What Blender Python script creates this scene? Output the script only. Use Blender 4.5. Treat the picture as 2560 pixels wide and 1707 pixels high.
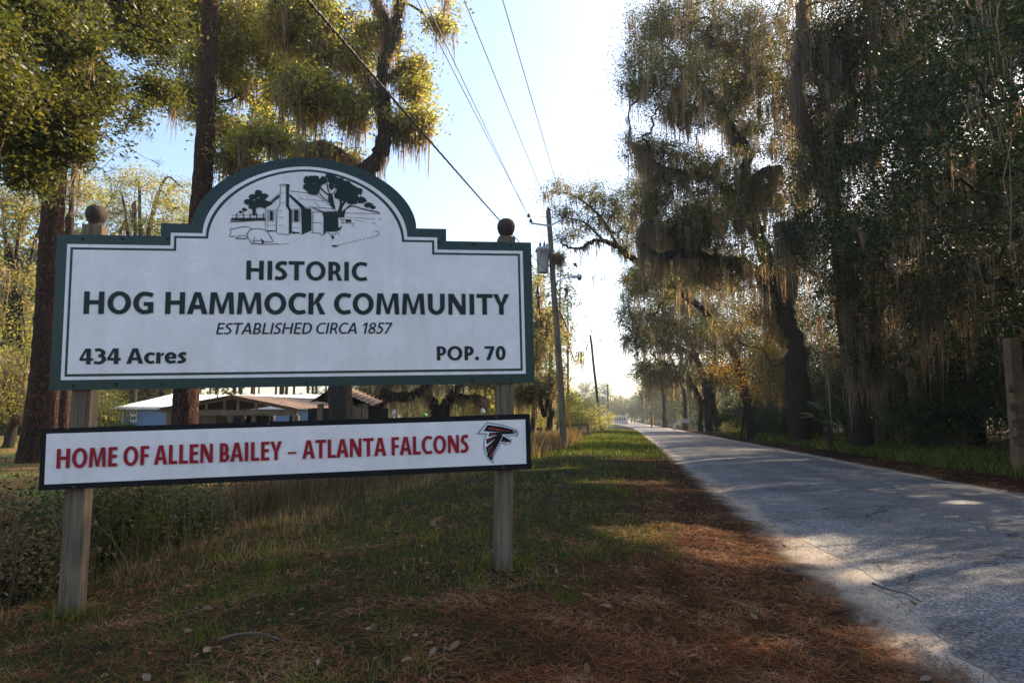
import bpy, math, random
import numpy as np
from mathutils import Vector, Matrix, noise as mnoise
random.seed(7); rng = np.random.default_rng(7)
R = math.radians
SC = bpy.context.scene
for o in list(bpy.data.objects): bpy.data.objects.remove(o)
COL = SC.collection
# ------------------------------------------------------------------ camera
CAM_H = 1.35; PITCH = 6.53; FPX = 1706.67
cd = bpy.data.cameras.new('camera'); cam = bpy.data.objects.new('camera', cd); COL.objects.link(cam)
cam.location = (0, 0, CAM_H); cam.rotation_euler = (R(90 + PITCH), 0, 0)
cd.lens = 24; cd.sensor_width = 36; cd.sensor_fit = 'HORIZONTAL'; cd.clip_start = .05; cd.clip_end = 3000
SC.camera = cam
# ------------------------------------------------------------------ light
SUN_AZ, SUN_EL = 56.0, 34.0          # degrees right of the view axis (+Y), above the horizon
wd = bpy.data.worlds.new('World'); SC.world = wd; wd.use_nodes = True
nt = wd.node_tree; nt.nodes.clear()
sky = nt.nodes.new('ShaderNodeTexSky'); sky.sky_type = 'NISHITA'; sky.sun_disc = False
sky.sun_elevation = R(SUN_EL); sky.sun_rotation = R(SUN_AZ); sky.air_density = 1.0; sky.dust_density = 2.2; sky.ozone_density = 1.0
bg = nt.nodes.new('ShaderNodeBackground'); bg.inputs[1].default_value = .15
ow = nt.nodes.new('ShaderNodeOutputWorld'); nt.links.new(sky.outputs[0], bg.inputs[0]); nt.links.new(bg.outputs[0], ow.inputs[0])
SUN = Vector((math.sin(R(SUN_AZ)) * math.cos(R(SUN_EL)), math.cos(R(SUN_AZ)) * math.cos(R(SUN_EL)), math.sin(R(SUN_EL))))
sl = bpy.data.lights.new('sun', 'SUN'); so = bpy.data.objects.new('sun', sl); COL.objects.link(so)
sl.energy = 5.0; sl.angle = R(.5); sl.color = (1, .80, .56)
so.rotation_euler = SUN.to_track_quat('Z', 'Y').to_euler()
SC.view_settings.view_transform = 'Standard'; SC.view_settings.look = 'None'
SC.view_settings.exposure = 1.2; SC.view_settings.gamma = 1; SC.view_settings.use_curve_mapping = False
SC.render.engine = 'CYCLES'
SC.cycles.max_bounces = 7; SC.cycles.transmission_bounces = 4; SC.cycles.transparent_max_bounces = 6
# ------------------------------------------------------------------ measuring helpers (a direction and a distance give a point)
_p = R(PITCH)
def ray(px, py):
    a = (px - 1280) / FPX; b = -(py - 853.5) / FPX
    return np.array([a, math.cos(_p) - b * math.sin(_p), math.sin(_p) + b * math.cos(_p)])
def S(px, py, D):
    r = ray(px, py); return np.array([r[0] / r[1] * D, D, CAM_H + r[2] / r[1] * D])
K = 2560 / 2352
def W(px, py, D): return S(px * K, py * K, D)
RA = R(9.2); RC, RS = math.cos(RA), math.sin(RA)
def road(t, s): return (t * RC + s * RS, -t * RS + s * RC)      # lateral, along -> x, y
def tl(x, y): return x * RC - y * RS
def sl_(x, y): return x * RS + y * RC
def sstep(a, b, x):
    x = np.clip((x - a) / (b - a), 0, 1); return x * x * (3 - 2 * x)
# numpy value noise
_H = rng.random((256, 256))
def vnoise(x, y):
    x = np.asarray(x, float); y = np.asarray(y, float)
    xi = np.floor(x).astype(int); yi = np.floor(y).astype(int); fx = x - xi; fy = y - yi
    fx = fx * fx * (3 - 2 * fx); fy = fy * fy * (3 - 2 * fy)
    a = _H[xi % 256, yi % 256]; b = _H[(xi + 1) % 256, yi % 256]; c = _H[xi % 256, (yi + 1) % 256]; d = _H[(xi + 1) % 256, (yi + 1) % 256]
    return (a * (1 - fx) + b * fx) * (1 - fy) + (c * (1 - fx) + d * fx) * fy
def fbm(x, y, o=4):
    v = 0; a = .5; t = 0
    for i in range(o):
        v = v + a * vnoise(x * 2 ** i + 17.3 * i, y * 2 ** i + 5.1 * i); t += a; a *= .5
    return v / t
def terrain(x, y):
    x = np.asarray(x, float); y = np.asarray(y, float)
    t = tl(x, y); s = sl_(x, y)
    crest = -4.35 - 1.1 * np.exp(-((s - 12) / 4.5) ** 2) + .35 * (fbm(s * .35, s * 0 + 3) - .5)
    z = .15 * (1 - sstep(-1.2, 1.3, t))
    z = z - .22 * (1 - sstep(crest + .3, crest + 2.6, t))
    z = z - .95 * (1 - sstep(crest - 2.0, crest + .1, t)) * sstep(crest - 6.2, crest - 3.0, t)
    z = z + .32 * (1 - sstep(crest - 6.0, crest - 3.4, t))
    z = z + .25 * sstep(8.8, 12.5, t)
    far = 1 - sstep(60, 130, np.hypot(x, y))
    rough = np.where((t > 1.7) & (t < 7.2), .1, 1.0)
    z = z * far + rough * (.05 * (fbm(x * .8, y * .8) - .5) + .03 * (fbm(x * 3, y * 3, 3) - .5)) * (1 - sstep(25, 60, np.hypot(x, y)))
    return z
def gz(x, y): return float(terrain(x, y))
# ------------------------------------------------------------------ sun shafts: where the canopy leaves a gap towards the sun
_sa = np.array([math.sin(R(SUN_AZ)), math.cos(R(SUN_AZ))]); _sb = np.array([_sa[1], -_sa[0]])
def gpt(px, py, z=0):
    r = ray(px * K, py * K); k = (z - CAM_H) / r[2]; return r[:2] * k
SHAFTS = [(gpt(*a), b, c) for a, b, c in [
    ((1545, 1232), .75, .42), ((1460, 1245), .30, .16), ((1775, 1262), .8, .38), ((1690, 1245), .30, .16), ((2010, 1318), .36, .16), ((1915, 1290), .2, .1),
    ((2040, 1475), .30, .22), ((2210, 1165), .25, .16), ((2135, 1148), .4, .16), ((2240, 1142), .2, .12), ((2250, 1330), .16, .09),
    ((1500, 1058), 1.6, .5), ((1660, 1057), 2.0, .28), ((1800, 1062), 1.2, .25), ((1600, 1030), 3, .6), ((1230, 1093), .9, .35), ((1420, 1118), 1.0, .22), ((1690, 1500), .25, .15)]]
WILD = True
def lit(P):
    """true where a point of the canopy would shade one of the sunlit places"""
    P = np.asarray(P, float)
    z0 = 0.05; q = P[:, :2] - _sa * ((P[:, 2] - z0) / math.tan(R(SUN_EL)))[:, None]
    m = np.zeros(len(P), bool)
    wob = .35 * (fbm(q[:, 0] * 3, q[:, 1] * 3, 3) - .5)
    for c, a, b in SHAFTS:
        d = q - c; e = (d @ _sa / (a * 1.45)) ** 2 + (d @ _sb / (b * 1.55)) ** 2
        m |= (e < 1 + wob * 2.4)
    if not WILD: return m
    # far verge, road and the bank beyond the ditch: gaps drawn out along the light
    u = q @ _sa; v = q @ _sb; t = tl(q[:, 0], q[:, 1]); s = sl_(q[:, 0], q[:, 1])
    n = fbm(u * .10, v * .55, 4)
    far = (s > 17) & (t > -7) & (t < 9)
    m |= far & (n > .60 - .08 * sstep(20, 40, s))
    m |= far & (s > 24) & (s < 46) & (t < 0.4) & (n > .46)
    m |= (t < -9) & (n > .55)
    m |= (s <= 17) & (s > 12) & (n > .64)
    r = (P[:, 0] + 6) / SUN.x; yy = P[:, 1] - r * SUN.y; zz = P[:, 2] - r * SUN.z
    m |= (P[:, 0] > 3) & (yy > 11) & (yy < 60) & (zz > 4.2) & (fbm(yy * .5, zz * .5, 3) > .50)
    return m
# ------------------------------------------------------------------ mesh helpers
def add_obj(name, me, m=None, parent=None):
    o = bpy.data.objects.new(name, me); COL.objects.link(o)
    if m is not None and me is not None: me.materials.append(m)
    if parent is not None: o.parent = parent
    return o
def np_mesh(name, V, F, m=None, parent=None, smooth=False, attr=None):
    V = np.ascontiguousarray(V, np.float32); F = np.ascontiguousarray(F, np.int32); k = F.shape[1]; n = len(F)
    me = bpy.data.meshes.new(name); me.vertices.add(len(V)); me.vertices.foreach_set('co', V.ravel())
    me.loops.add(n * k); me.loops.foreach_set('vertex_index', F.ravel())
    me.polygons.add(n); me.polygons.foreach_set('loop_start', np.arange(0, n * k, k, dtype=np.int32))
    if smooth: me.polygons.foreach_set('use_smooth', np.ones(n, bool))
    if attr is not None:
        a = me.attributes.new('rnd', 'FLOAT', 'FACE'); a.data.foreach_set('value', np.ascontiguousarray(attr, np.float32))
    me.update(calc_edges=True)
    return add_obj(name, me, m, parent)
def cat(L):
    """join (V, F) pairs with the same face size"""
    Vs, Fs, o = [], [], 0
    for v, f in L:
        Vs.append(np.asarray(v, float)); Fs.append(np.asarray(f, int) + o); o += len(v)
    return np.vstack(Vs), np.vstack(Fs)
def mixed(name, L, m=None, parent=None, smooth=False):
    """list of (verts, list-of-faces of any size)"""
    V, F = [], []
    for v, f in L:
        b = len(V); V += [tuple(map(float, q)) for q in v]; F += [[i + b for i in g] for g in f]
    me = bpy.data.meshes.new(name); me.from_pydata(V, [], F); me.update()
    if smooth: me.polygons.foreach_set('use_smooth', np.ones(len(me.polygons), bool))
    return add_obj(name, me, m, parent)
BOXF = [(0, 3, 2, 1), (4, 5, 6, 7), (0, 1, 5, 4), (1, 2, 6, 5), (2, 3, 7, 6), (3, 0, 4, 7)]
def boxv(c, sx, sy, sz, ax=None, bev=0):
    """box centred at c with half-free sizes; ax = 3x3 rows of local axes"""
    ax = np.eye(3) if ax is None else np.asarray(ax)
    s = [(-1, -1, -1), (1, -1, -1), (1, 1, -1), (-1, 1, -1), (-1, -1, 1), (1, -1, 1), (1, 1, 1), (-1, 1, 1)]
    return (np.array([np.asarray(c) + ax[0] * a * sx / 2 + ax[1] * b * sy / 2 + ax[2] * d * sz / 2 for a, b, d in s]), BOXF)
def beam(a, b, w, h, up=(0, 0, 1)):
    a = np.asarray(a, float); b = np.asarray(b, float); d = b - a; L = np.linalg.norm(d); d /= L
    u = np.asarray(up, float); s = np.cross(d, u); s /= np.linalg.norm(s); u = np.cross(s, d)
    return boxv((a + b) / 2, L, w, h, [d, s, u])
def tube(P, r, n=6, cap=False):
    P = np.asarray(P, float); m = len(P); r = np.broadcast_to(np.asarray(r, float), (m,))
    T = np.gradient(P, axis=0); T /= np.linalg.norm(T, axis=1)[:, None] + 1e-9
    ref = np.array([0, 0, 1.]) if abs(T[:, 2]).mean() < .8 else np.array([1., 0, 0])
    A = np.cross(T, ref); A /= np.linalg.norm(A, axis=1)[:, None] + 1e-9; B = np.cross(T, A)
    th = np.arange(n) / n * 2 * np.pi
    V = P[:, None] + r[:, None, None] * (np.cos(th)[None, :, None] * A[:, None] + np.sin(th)[None, :, None] * B[:, None])
    i = np.arange(m - 1)[:, None] * n; j = np.arange(n)[None]; k = (j + 1) % n
    F = np.stack([i + j, i + k, i + n + k, i + n + j], -1).reshape(-1, 4)
    return V.reshape(-1, 3), F
def lathe(prof, c=(0, 0, 0), n=20, ax=None):
    """profile [(r, z)] turned about z (or ax)"""
    ax = np.eye(3) if ax is None else np.asarray(ax)
    th = np.arange(n) / n * 2 * np.pi; V = []
    for r_, z in prof: V += [np.asarray(c) + ax[0] * r_ * math.cos(t) + ax[1] * r_ * math.sin(t) + ax[2] * z for t in th]
    F = []
    for i in range(len(prof) - 1):
        for j in range(n): F.append((i * n + j, i * n + (j + 1) % n, (i + 1) * n + (j + 1) % n, (i + 1) * n + j))
    F.append(tuple(range(n))[::-1]); F.append(tuple((len(prof) - 1) * n + j for j in range(n)))
    return np.array(V), F
def spline(P, k=6):
    P = np.asarray(P, float); Q = np.vstack([2 * P[0] - P[1], P, 2 * P[-1] - P[-2]]); out = []
    for i in range(1, len(Q) - 2):
        for j in range(k):
            t = j / k; a, b, c, d = Q[i - 1], Q[i], Q[i + 1], Q[i + 2]
            out.append(.5 * ((2 * b) + (-a + c) * t + (2 * a - 5 * b + 4 * c - d) * t * t + (-a + 3 * b - 3 * c + d) * t ** 3))
    out.append(P[-1]); return np.array(out)
# ------------------------------------------------------------------ tags
def tag(o, label=None, cat_=None, group=None, kind=None):
    if label: o['label'] = label
    if cat_: o['category'] = cat_
    if group: o['group'] = group
    if kind: o['kind'] = kind
    return o
def thing(name, label, cat_, loc=(0, 0, 0), group=None):
    o = bpy.data.objects.new(name, None); COL.objects.link(o); o.location = loc; o.empty_display_size = .3
    return tag(o, label, cat_, group)
def settle(root):
    """children were built in world space: keep them there under the moved empty"""
    inv = Matrix.Translation(-Vector(root.location))
    for c in [o for o in bpy.data.objects if o.parent == root]: c.matrix_parent_inverse = inv
def copy_tree(o, parent=None):
    c = o.copy(); COL.objects.link(c)
    if parent is not None: c.parent = parent
    for ch in list(o.children): copy_tree(ch, c)
    return c
# ------------------------------------------------------------------ materials
def new_mat(name):
    m = bpy.data.materials.new(name); m.use_nodes = True; t = m.node_tree; t.nodes.clear()
    out = t.nodes.new('ShaderNodeOutputMaterial'); return m, t, out
def N(t, typ, ins=None, **kw):
    n = t.nodes.new(typ)
    for k, v in kw.items(): setattr(n, k, v)
    for k, v in (ins or {}).items():
        if hasattr(v, 'outputs'): t.links.new(v.outputs[0], n.inputs[k])
        elif isinstance(v, bpy.types.NodeSocket): t.links.new(v, n.inputs[k])
        else: n.inputs[k].default_value = v
    return n
def C4(c): return (c[0], c[1], c[2], 1)
def ramp(t, fac, stops):
    n = t.nodes.new('ShaderNodeValToRGB'); e = n.color_ramp.elements
    while len(e) < len(stops): e.new(.5)
    for i, (p, c) in enumerate(stops): e[i].position = p; e[i].color = C4(c) if len(c) == 3 else c
    t.links.new(fac.outputs[0] if hasattr(fac, 'outputs') else fac, n.inputs[0]); return n
def mul(t, a, b):
    n = N(t, 'ShaderNodeMix', data_type='RGBA', blend_type='MULTIPLY'); n.inputs[0].default_value = 1
    t.links.new(a.outputs[0] if a.bl_idname != 'ShaderNodeMix' else a.outputs[2], n.inputs[6]); t.links.new(b.outputs[0] if b.bl_idname != 'ShaderNodeMix' else b.outputs[2], n.inputs[7]); return n
def mixc(t, f, a, b):
    n = N(t, 'ShaderNodeMix', data_type='RGBA')
    t.links.new(f.outputs[0] if hasattr(f, 'outputs') else f, n.inputs[0])
    for i, q in ((6, a), (7, b)):
        if isinstance(q, tuple): n.inputs[i].default_value = C4(q)
        else: t.links.new(q.outputs[2] if q.bl_idname == 'ShaderNodeMix' else q.outputs[0], n.inputs[i])
    return n
def oc(t, scale=(1, 1, 1)):
    g = N(t, 'ShaderNodeTexCoord'); mp = N(t, 'ShaderNodeMapping', {0: g.outputs['Object'], 3: scale}); return mp
def simple(name, col, rough=.6, var=.25, nscale=8, bump=.2, stretch=(1, 1, 1), metal=0, spec=.5, bscale=None):
    m, t, out = new_mat(name); c = oc(t, stretch)
    n1 = N(t, 'ShaderNodeTexNoise', {0: c, 'Scale': nscale, 'Detail': 6, 'Roughness': .65})
    rp = ramp(t, n1, [(.3, tuple(x * (1 - var) for x in col)), (.7, tuple(min(1, x * (1 + var)) for x in col))])
    n2 = N(t, 'ShaderNodeTexNoise', {0: c, 'Scale': (bscale or nscale * 5), 'Detail': 5})
    bp = N(t, 'ShaderNodeBump', {'Strength': bump, 'Distance': .02, 'Height': n2.outputs[0]})
    b = N(t, 'ShaderNodeBsdfPrincipled', {'Base Color': rp, 'Roughness': rough, 'Metallic': metal, 'Normal': bp, 'Specular IOR Level': spec})
    t.links.new(b.outputs[0], out.inputs[0]); return m
def leafy(name, cols, trans=.45, rough=.45, spec=.4, tcol=None):
    """leaf, needle, moss or grass: colour varies per leaf through the face attribute rnd; light passes through"""
    m, t, out = new_mat(name)
    a = N(t, 'ShaderNodeAttribute', attribute_name='rnd')
    k = len(cols) - 1
    rp = ramp(t, a.outputs['Fac'], [(i / k, c) for i, c in enumerate(cols)])
    b = N(t, 'ShaderNodeBsdfPrincipled', {'Base Color': rp, 'Roughness': rough, 'Specular IOR Level': spec})
    hs = N(t, 'ShaderNodeMix', data_type='RGBA', blend_type='MULTIPLY'); hs.inputs[0].default_value = 1
    t.links.new(rp.outputs[0], hs.inputs[6]); hs.inputs[7].default_value = C4(tcol or (1.5, 1.45, .7))
    tr = N(t, 'ShaderNodeBsdfTranslucent', {0: hs.outputs[2]})
    mx = N(t, 'ShaderNodeMixShader', {0: trans}); t.links.new(b.outputs[0], mx.inputs[1]); t.links.new(tr.outputs[0], mx.inputs[2])
    t.links.new(mx.outputs[0], out.inputs[0]); return m
def bark(name, c1, c2, sc=6, st=(1, 1, .25), bump=1.0):
    m, t, out = new_mat(name); c = oc(t, st)
    nz = N(t, 'ShaderNodeTexNoise', {0: c, 'Scale': sc * 2, 'Detail': 5})
    ad = N(t, 'ShaderNodeVectorMath', {0: c.outputs[0], 1: nz.outputs[1]}, operation='ADD')
    v = N(t, 'ShaderNodeTexVoronoi', {0: ad.outputs[0], 'Scale': sc}, feature='DISTANCE_TO_EDGE')
    rp = ramp(t, v, [(0, c1), (.12, c1), (.45, c2)])
    n = N(t, 'ShaderNodeTexNoise', {0: c, 'Scale': sc * 6, 'Detail': 6}); rn = ramp(t, n, [(.3, (.55, .55, .55)), (.75, (1.2, 1.2, 1.2))])
    mm = mul(t, rp, rn)
    bp = N(t, 'ShaderNodeBump', {'Strength': bump, 'Distance': .04, 'Height': v.outputs[0]})
    b = N(t, 'ShaderNodeBsdfPrincipled', {'Base Color': mm.outputs[2], 'Roughness': .9, 'Normal': bp, 'Specular IOR Level': .2})
    t.links.new(b.outputs[0], out.inputs[0]); return m
def wood(name, c1, c2, gs=30, rough=.8, ax=2, bump=.4):
    """weathered timber with grain along local z (ax=2) or x (ax=0)"""
    m, t, out = new_mat(name); st = [1, 1, 1]; st[ax] = .045
    c = oc(t, tuple(st))
    w = N(t, 'ShaderNodeTexNoise', {0: c, 'Scale': gs, 'Detail': 8, 'Roughness': .7, 'Distortion': .6})
    rp = ramp(t, w, [(.32, c1), (.62, c2)])
    c2_ = oc(t); n = N(t, 'ShaderNodeTexNoise', {0: c2_, 'Scale': 2.5, 'Detail': 4}); rn = ramp(t, n, [(.3, (.65, .65, .65)), (.7, (1.15, 1.12, 1.08))])
    mm = mul(t, rp, rn)
    st[ax] = .02; cc = oc(t, tuple(st)); cr = N(t, 'ShaderNodeTexNoise', {0: cc, 'Scale': 26, 'Detail': 2}); rc = ramp(t, cr, [(.30, (.25, .22, .2)), (.36, (1, 1, 1))])
    mm2 = mul(t, mm, rc)
    bp = N(t, 'ShaderNodeBump', {'Strength': bump, 'Distance': .005, 'Height': w.outputs[0]})
    b = N(t, 'ShaderNodeBsdfPrincipled', {'Base Color': mm2.outputs[2], 'Roughness': rough, 'Normal': bp, 'Specular IOR Level': .25})
    t.links.new(b.outputs[0], out.inputs[0]); return m
def paint(name, col, rough=.22, dirt=.17, spec=.5):
    m, t, out = new_mat(name); c = oc(t)
    n = N(t, 'ShaderNodeTexNoise', {0: c, 'Scale': 3.5, 'Detail': 8, 'Roughness': .7}); k = 1 - dirt
    rn = ramp(t, n, [(.3, tuple(x * k for x in col)), (.65, col)])
    st = oc(t, (1, 1, .08)); s2 = N(t, 'ShaderNodeTexNoise', {0: st, 'Scale': 14, 'Detail': 4}); rs = ramp(t, s2, [(.25, (.93, .93, .92)), (.5, (1, 1, 1))])
    sp = N(t, 'ShaderNodeTexNoise', {0: c, 'Scale': 90, 'Detail': 2}); rsp = ramp(t, sp, [(.22, (.7, .68, .64)), (.27, (1, 1, 1))])
    mm = mul(t, mul(t, rn, rs), rsp)
    rr = N(t, 'ShaderNodeMapRange', {0: n.outputs[0], 3: rough * .7, 4: rough * 1.6})
    nb = N(t, 'ShaderNodeTexNoise', {0: c, 'Scale': 1.5}); bp = N(t, 'ShaderNodeBump', {'Strength': .08, 'Distance': .02, 'Height': nb.outputs[0]})
    b = N(t, 'ShaderNodeBsdfPrincipled', {'Base Color': mm.outputs[2], 'Roughness': rr.outputs[0], 'Normal': bp, 'Specular IOR Level': spec})
    t.links.new(b.outputs[0], out.inputs[0]); return m
M = dict(
    oakleaf=leafy('oak_leaf', [(.028, .042, .013), (.052, .070, .02), (.09, .10, .028), (.16, .14, .045)], .48, tcol=(2.0, 1.75, .8)),
    brightleaf=leafy('bright_leaf', [(.05, .075, .018), (.14, .16, .035), (.28, .27, .075), (.40, .35, .13)], .64, tcol=(2.2, 2.0, 1.2), rough=.35, spec=.6),
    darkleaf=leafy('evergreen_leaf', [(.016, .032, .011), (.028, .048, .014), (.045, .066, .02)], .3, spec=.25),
    paleleaf=leafy('pale_leaf', [(.12, .14, .04), (.20, .20, .07), (.26, .22, .10)], .6, tcol=(2.1, 1.9, .9)),
    farleaf=leafy('far_leaf', [(.05, .075, .03), (.08, .10, .04), (.11, .12, .05)], .4),
    gold=leafy('autumn_leaf', [(.28, .18, .035), (.40, .27, .05), (.22, .11, .02), (.12, .12, .03)], .55, tcol=(1.5, 1.35, .7)),
    moss=leafy('spanish_moss', [(.15, .128, .10), (.24, .205, .16), (.34, .29, .225)], .55, rough=.9, spec=.1, tcol=(1.9, 1.5, 1.0)),
    needle=leafy('pine_needle', [(.04, .07, .02), (.07, .10, .03)], .35),
    palm=leafy('palm_frond', [(.03, .05, .018), (.05, .075, .025)], .25, rough=.7, spec=.2),
    litter=leafy('fallen_needle', [(.060, .020, .009), (.145, .054, .020), (.26, .110, .045), (.44, .27, .155)], .15, rough=.8, spec=.05),
    grass=leafy('grass_blade', [(.030, .055, .008), (.062, .105, .013), (.12, .145, .024), (.27, .21, .09)], .4, rough=.7, spec=.1),
    dry=leafy('dry_grass', [(.10, .065, .035), (.20, .13, .07), (.36, .26, .15)], .35, rough=.8),
    deadleaf=leafy('dead_leaf', [(.05, .028, .018), (.13, .075, .045), (.28, .20, .15)], .2, rough=.8, spec=.1),
    oakbark=bark('oak_bark', (.035, .026, .018), (.10, .078, .055), 7),
    pinebark=bark('pine_bark', (.035, .018, .012), (.20, .095, .055), 5.5, (1, 1, .3)),
    greybark=bark('grey_bark', (.05, .042, .035), (.16, .13, .10), 8),
    post=wood('post_timber', (.075, .055, .037), (.20, .155, .108)),
    finial=wood('finial_timber', (.028, .02, .017), (.075, .056, .046)),
    brush=leafy('dead_brush', [(.05, .03, .018), (.10, .065, .035), (.16, .11, .06), (.09, .10, .03)], .3, rough=.8),
    pole=wood('pole_timber', (.12, .09, .065), (.27, .21, .15), 22),
    darkpole=wood('dark_pole_timber', (.06, .045, .035), (.13, .10, .075), 22),
    plank=wood('plank_timber', (.11, .062, .036), (.24, .145, .085), 30, ax=0),
    oldplank=wood('old_plank', (.10, .07, .045), (.24, .18, .12), 26, ax=0),
    white=paint('sign_white', (.86, .79, .785)),
    green=paint('sign_green', (.006, .032, .027), .25, .3, .35),
    letter=paint('sign_lettering', (.005, .020, .018), .35, .1, .25),
    black=paint('frame_black', (.006, .006, .007), .5, .3, .2),
    crimson=paint('lettering_crimson', (.32, .004, .018), .4, .1, .25),
    emred=paint('emblem_red', (.30, .012, .018), .3, .1), emgrey=paint('emblem_grey', (.28, .30, .33), .3, .1), emwhite=paint('emblem_white', (.80, .80, .82), .3, .1),
    screw=simple('screw_metal', (.05, .05, .05), .5, metal=.6),
    hole=simple('screw_hole', (.008, .010, .009), .9),
    galv=simple('galvanised_metal', (.38, .39, .40), .4, .2, 6, .05, metal=.4),
    tank=simple('transformer_paint', (.50, .52, .52), .5, .08, 4, .03),
    porcelain=simple('insulator_glaze', (.035, .03, .03), .25, .1),
    cable=simple('cable_black', (.012, .012, .014), .5, .1),
    wire=simple('wire_grey', (.09, .09, .09), .5, .1),
    yellow=simple('guy_guard_yellow', (.75, .32, .015), .45, .1),
    blue=simple('blue_siding', (.14, .235, .42), .6, .08, 3, .08, (1, 1, .1)),
    roofw=simple('white_metal_roof', (.72, .74, .76), .35, .06, 2, .05),
    trimw=simple('white_trim', (.75, .74, .72), .5, .06, 5, .05),
    rust=simple('rusty_roof', (.16, .10, .07), .85, .6, 5, .4),
    shed=simple('shed_boards', (.20, .14, .09), .8, .3, 6, .3, (1, 1, .1)),
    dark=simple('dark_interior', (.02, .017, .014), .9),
    glass=simple('window_glass', (.03, .035, .04), .1, .1),
    mobile=simple('mobile_home_siding', (.62, .50, .44), .6, .08, 2, .05),
    bingrey=simple('bin_grey', (.35, .30, .27), .6), bindark=simple('bin_dark', (.03, .03, .035), .5),
    greenp=simple('green_plastic', (.02, .30, .08), .4), orangep=simple('orange_plastic', (.55, .22, .06), .5),
    stick=simple('dead_stick', (.10, .065, .045), .9, .3, 20, .3),
)
# ================================================================== ground, road
def build_ground():
    def axis(near, step, far, grow=1.18):
        a = [0.]; st = step
        while a[-1] < far:
            if a[-1] > near: st *= grow
            a.append(a[-1] + st)
        return np.array(a)
    px = axis(12, .16, 900); xs = np.concatenate([-px[::-1][:-1], px]); xs = xs + 0
    py = axis(26, .16, 1500); ys = np.concatenate([-axis(3, .5, 300)[::-1][:-1], py])
    X, Y = np.meshgrid(xs, ys); Z = terrain(X, Y)
    nx, ny = len(xs), len(ys); V = np.stack([X, Y, Z], -1).reshape(-1, 3)
    i = np.arange(ny - 1)[:, None] * nx; j = np.arange(nx - 1)[None]
    F = np.stack([i + j, i + j + 1, i + nx + j + 1, i + nx + j], -1).reshape(-1, 4)
    m, t, out = new_mat('ground_soil_and_litter')
    c = oc(t); sx = N(t, 'ShaderNodeSeparateXYZ', {0: c.outputs[0]})
    # lateral distance from the road's centre line frame
    a = N(t, 'ShaderNodeMath', {0: sx.outputs[0], 1: RC}, operation='MULTIPLY'); b = N(t, 'ShaderNodeMath', {0: sx.outputs[1], 1: -RS}, operation='MULTIPLY')
    T = N(t, 'ShaderNodeMath', {0: a.outputs[0], 1: b.outputs[0]}, operation='ADD')
    def noi(s, d=5, r=.6): return N(t, 'ShaderNodeTexNoise', {0: c.outputs[0], 'Scale': s, 'Detail': d, 'Roughness': r})
    n1 = noi(1.1); n2 = noi(6); n3 = noi(40, 6, .7); n4 = noi(.5)
    def band(src, lo, hi, nz, amp):
        ad = N(t, 'ShaderNodeMath', {0: nz.outputs[0], 1: amp, 2: -amp / 2}, operation='MULTIPLY_ADD')
        s = N(t, 'ShaderNodeMath', {0: src.outputs[0], 1: ad.outputs[0]}, operation='ADD')
        return N(t, 'ShaderNodeMapRange', {0: s.outputs[0], 1: lo, 2: hi}, interpolation_type='SMOOTHSTEP')
    needle = mixc(t, ramp(t, n3, [(.35, (0, 0, 0)), (.7, (1, 1, 1))]), (.013, .008, .006), (.062, .032, .018))
    n2r = ramp(t, n2, [(.3, (.65, .62, .6)), (.7, (1.15, 1.1, 1.1))]); needle = mul(t, needle, n2r)
    grass = mixc(t, ramp(t, n3, [(.3, (0, 0, 0)), (.7, (1, 1, 1))]), (.010, .012, .006), (.036, .038, .015))
    sand = mixc(t, ramp(t, n3, [(.4, (0, 0, 0)), (.62, (1, 1, 1))]), (.30, .25, .20), (.46, .40, .33))
    q1 = N(t, 'ShaderNodeMapRange', {0: sx.outputs[1], 1: 2.5, 2: 8.0, 3: .75, 4: -.35}, interpolation_type='SMOOTHSTEP')
    T2 = N(t, 'ShaderNodeMath', {0: T.outputs[0], 1: q1.outputs[0]}, operation='ADD')
    w_need = band(T2, -.9, .5, n1, 2.6)
    col = mixc(t, w_need, grass, needle)
    w_sand = band(T, 1.45, 1.85, n1, .7); col = mixc(t, w_sand, col, sand)
    w_nr = band(T, 7.0, 7.35, n1, .8); col = mixc(t, w_nr, col, needle)
    w_gr = band(T, 9.2, 10.4, n1, 1.2); col = mixc(t, w_gr, col, grass)
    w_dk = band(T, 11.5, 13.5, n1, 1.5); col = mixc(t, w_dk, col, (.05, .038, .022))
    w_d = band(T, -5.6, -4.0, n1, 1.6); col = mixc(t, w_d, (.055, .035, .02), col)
    w_l = band(T, -10.5, -8.8, n1, 1.5)
    lb = mixc(t, ramp(t, n4, [(.4, (0, 0, 0)), (.6, (1, 1, 1))]), (.20, .10, .05), (.10, .13, .035)); col = mixc(t, w_l, lb, col)
    bp = N(t, 'ShaderNodeBump', {'Strength': .6, 'Distance': .03, 'Height': n3.outputs[0]})
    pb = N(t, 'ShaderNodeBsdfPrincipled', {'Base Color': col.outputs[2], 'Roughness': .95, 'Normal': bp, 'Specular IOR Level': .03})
    t.links.new(pb.outputs[0], out.inputs[0])
    o = np_mesh('ground', V, F, m, smooth=True); tag(o, kind='structure')
build_ground()

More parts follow.
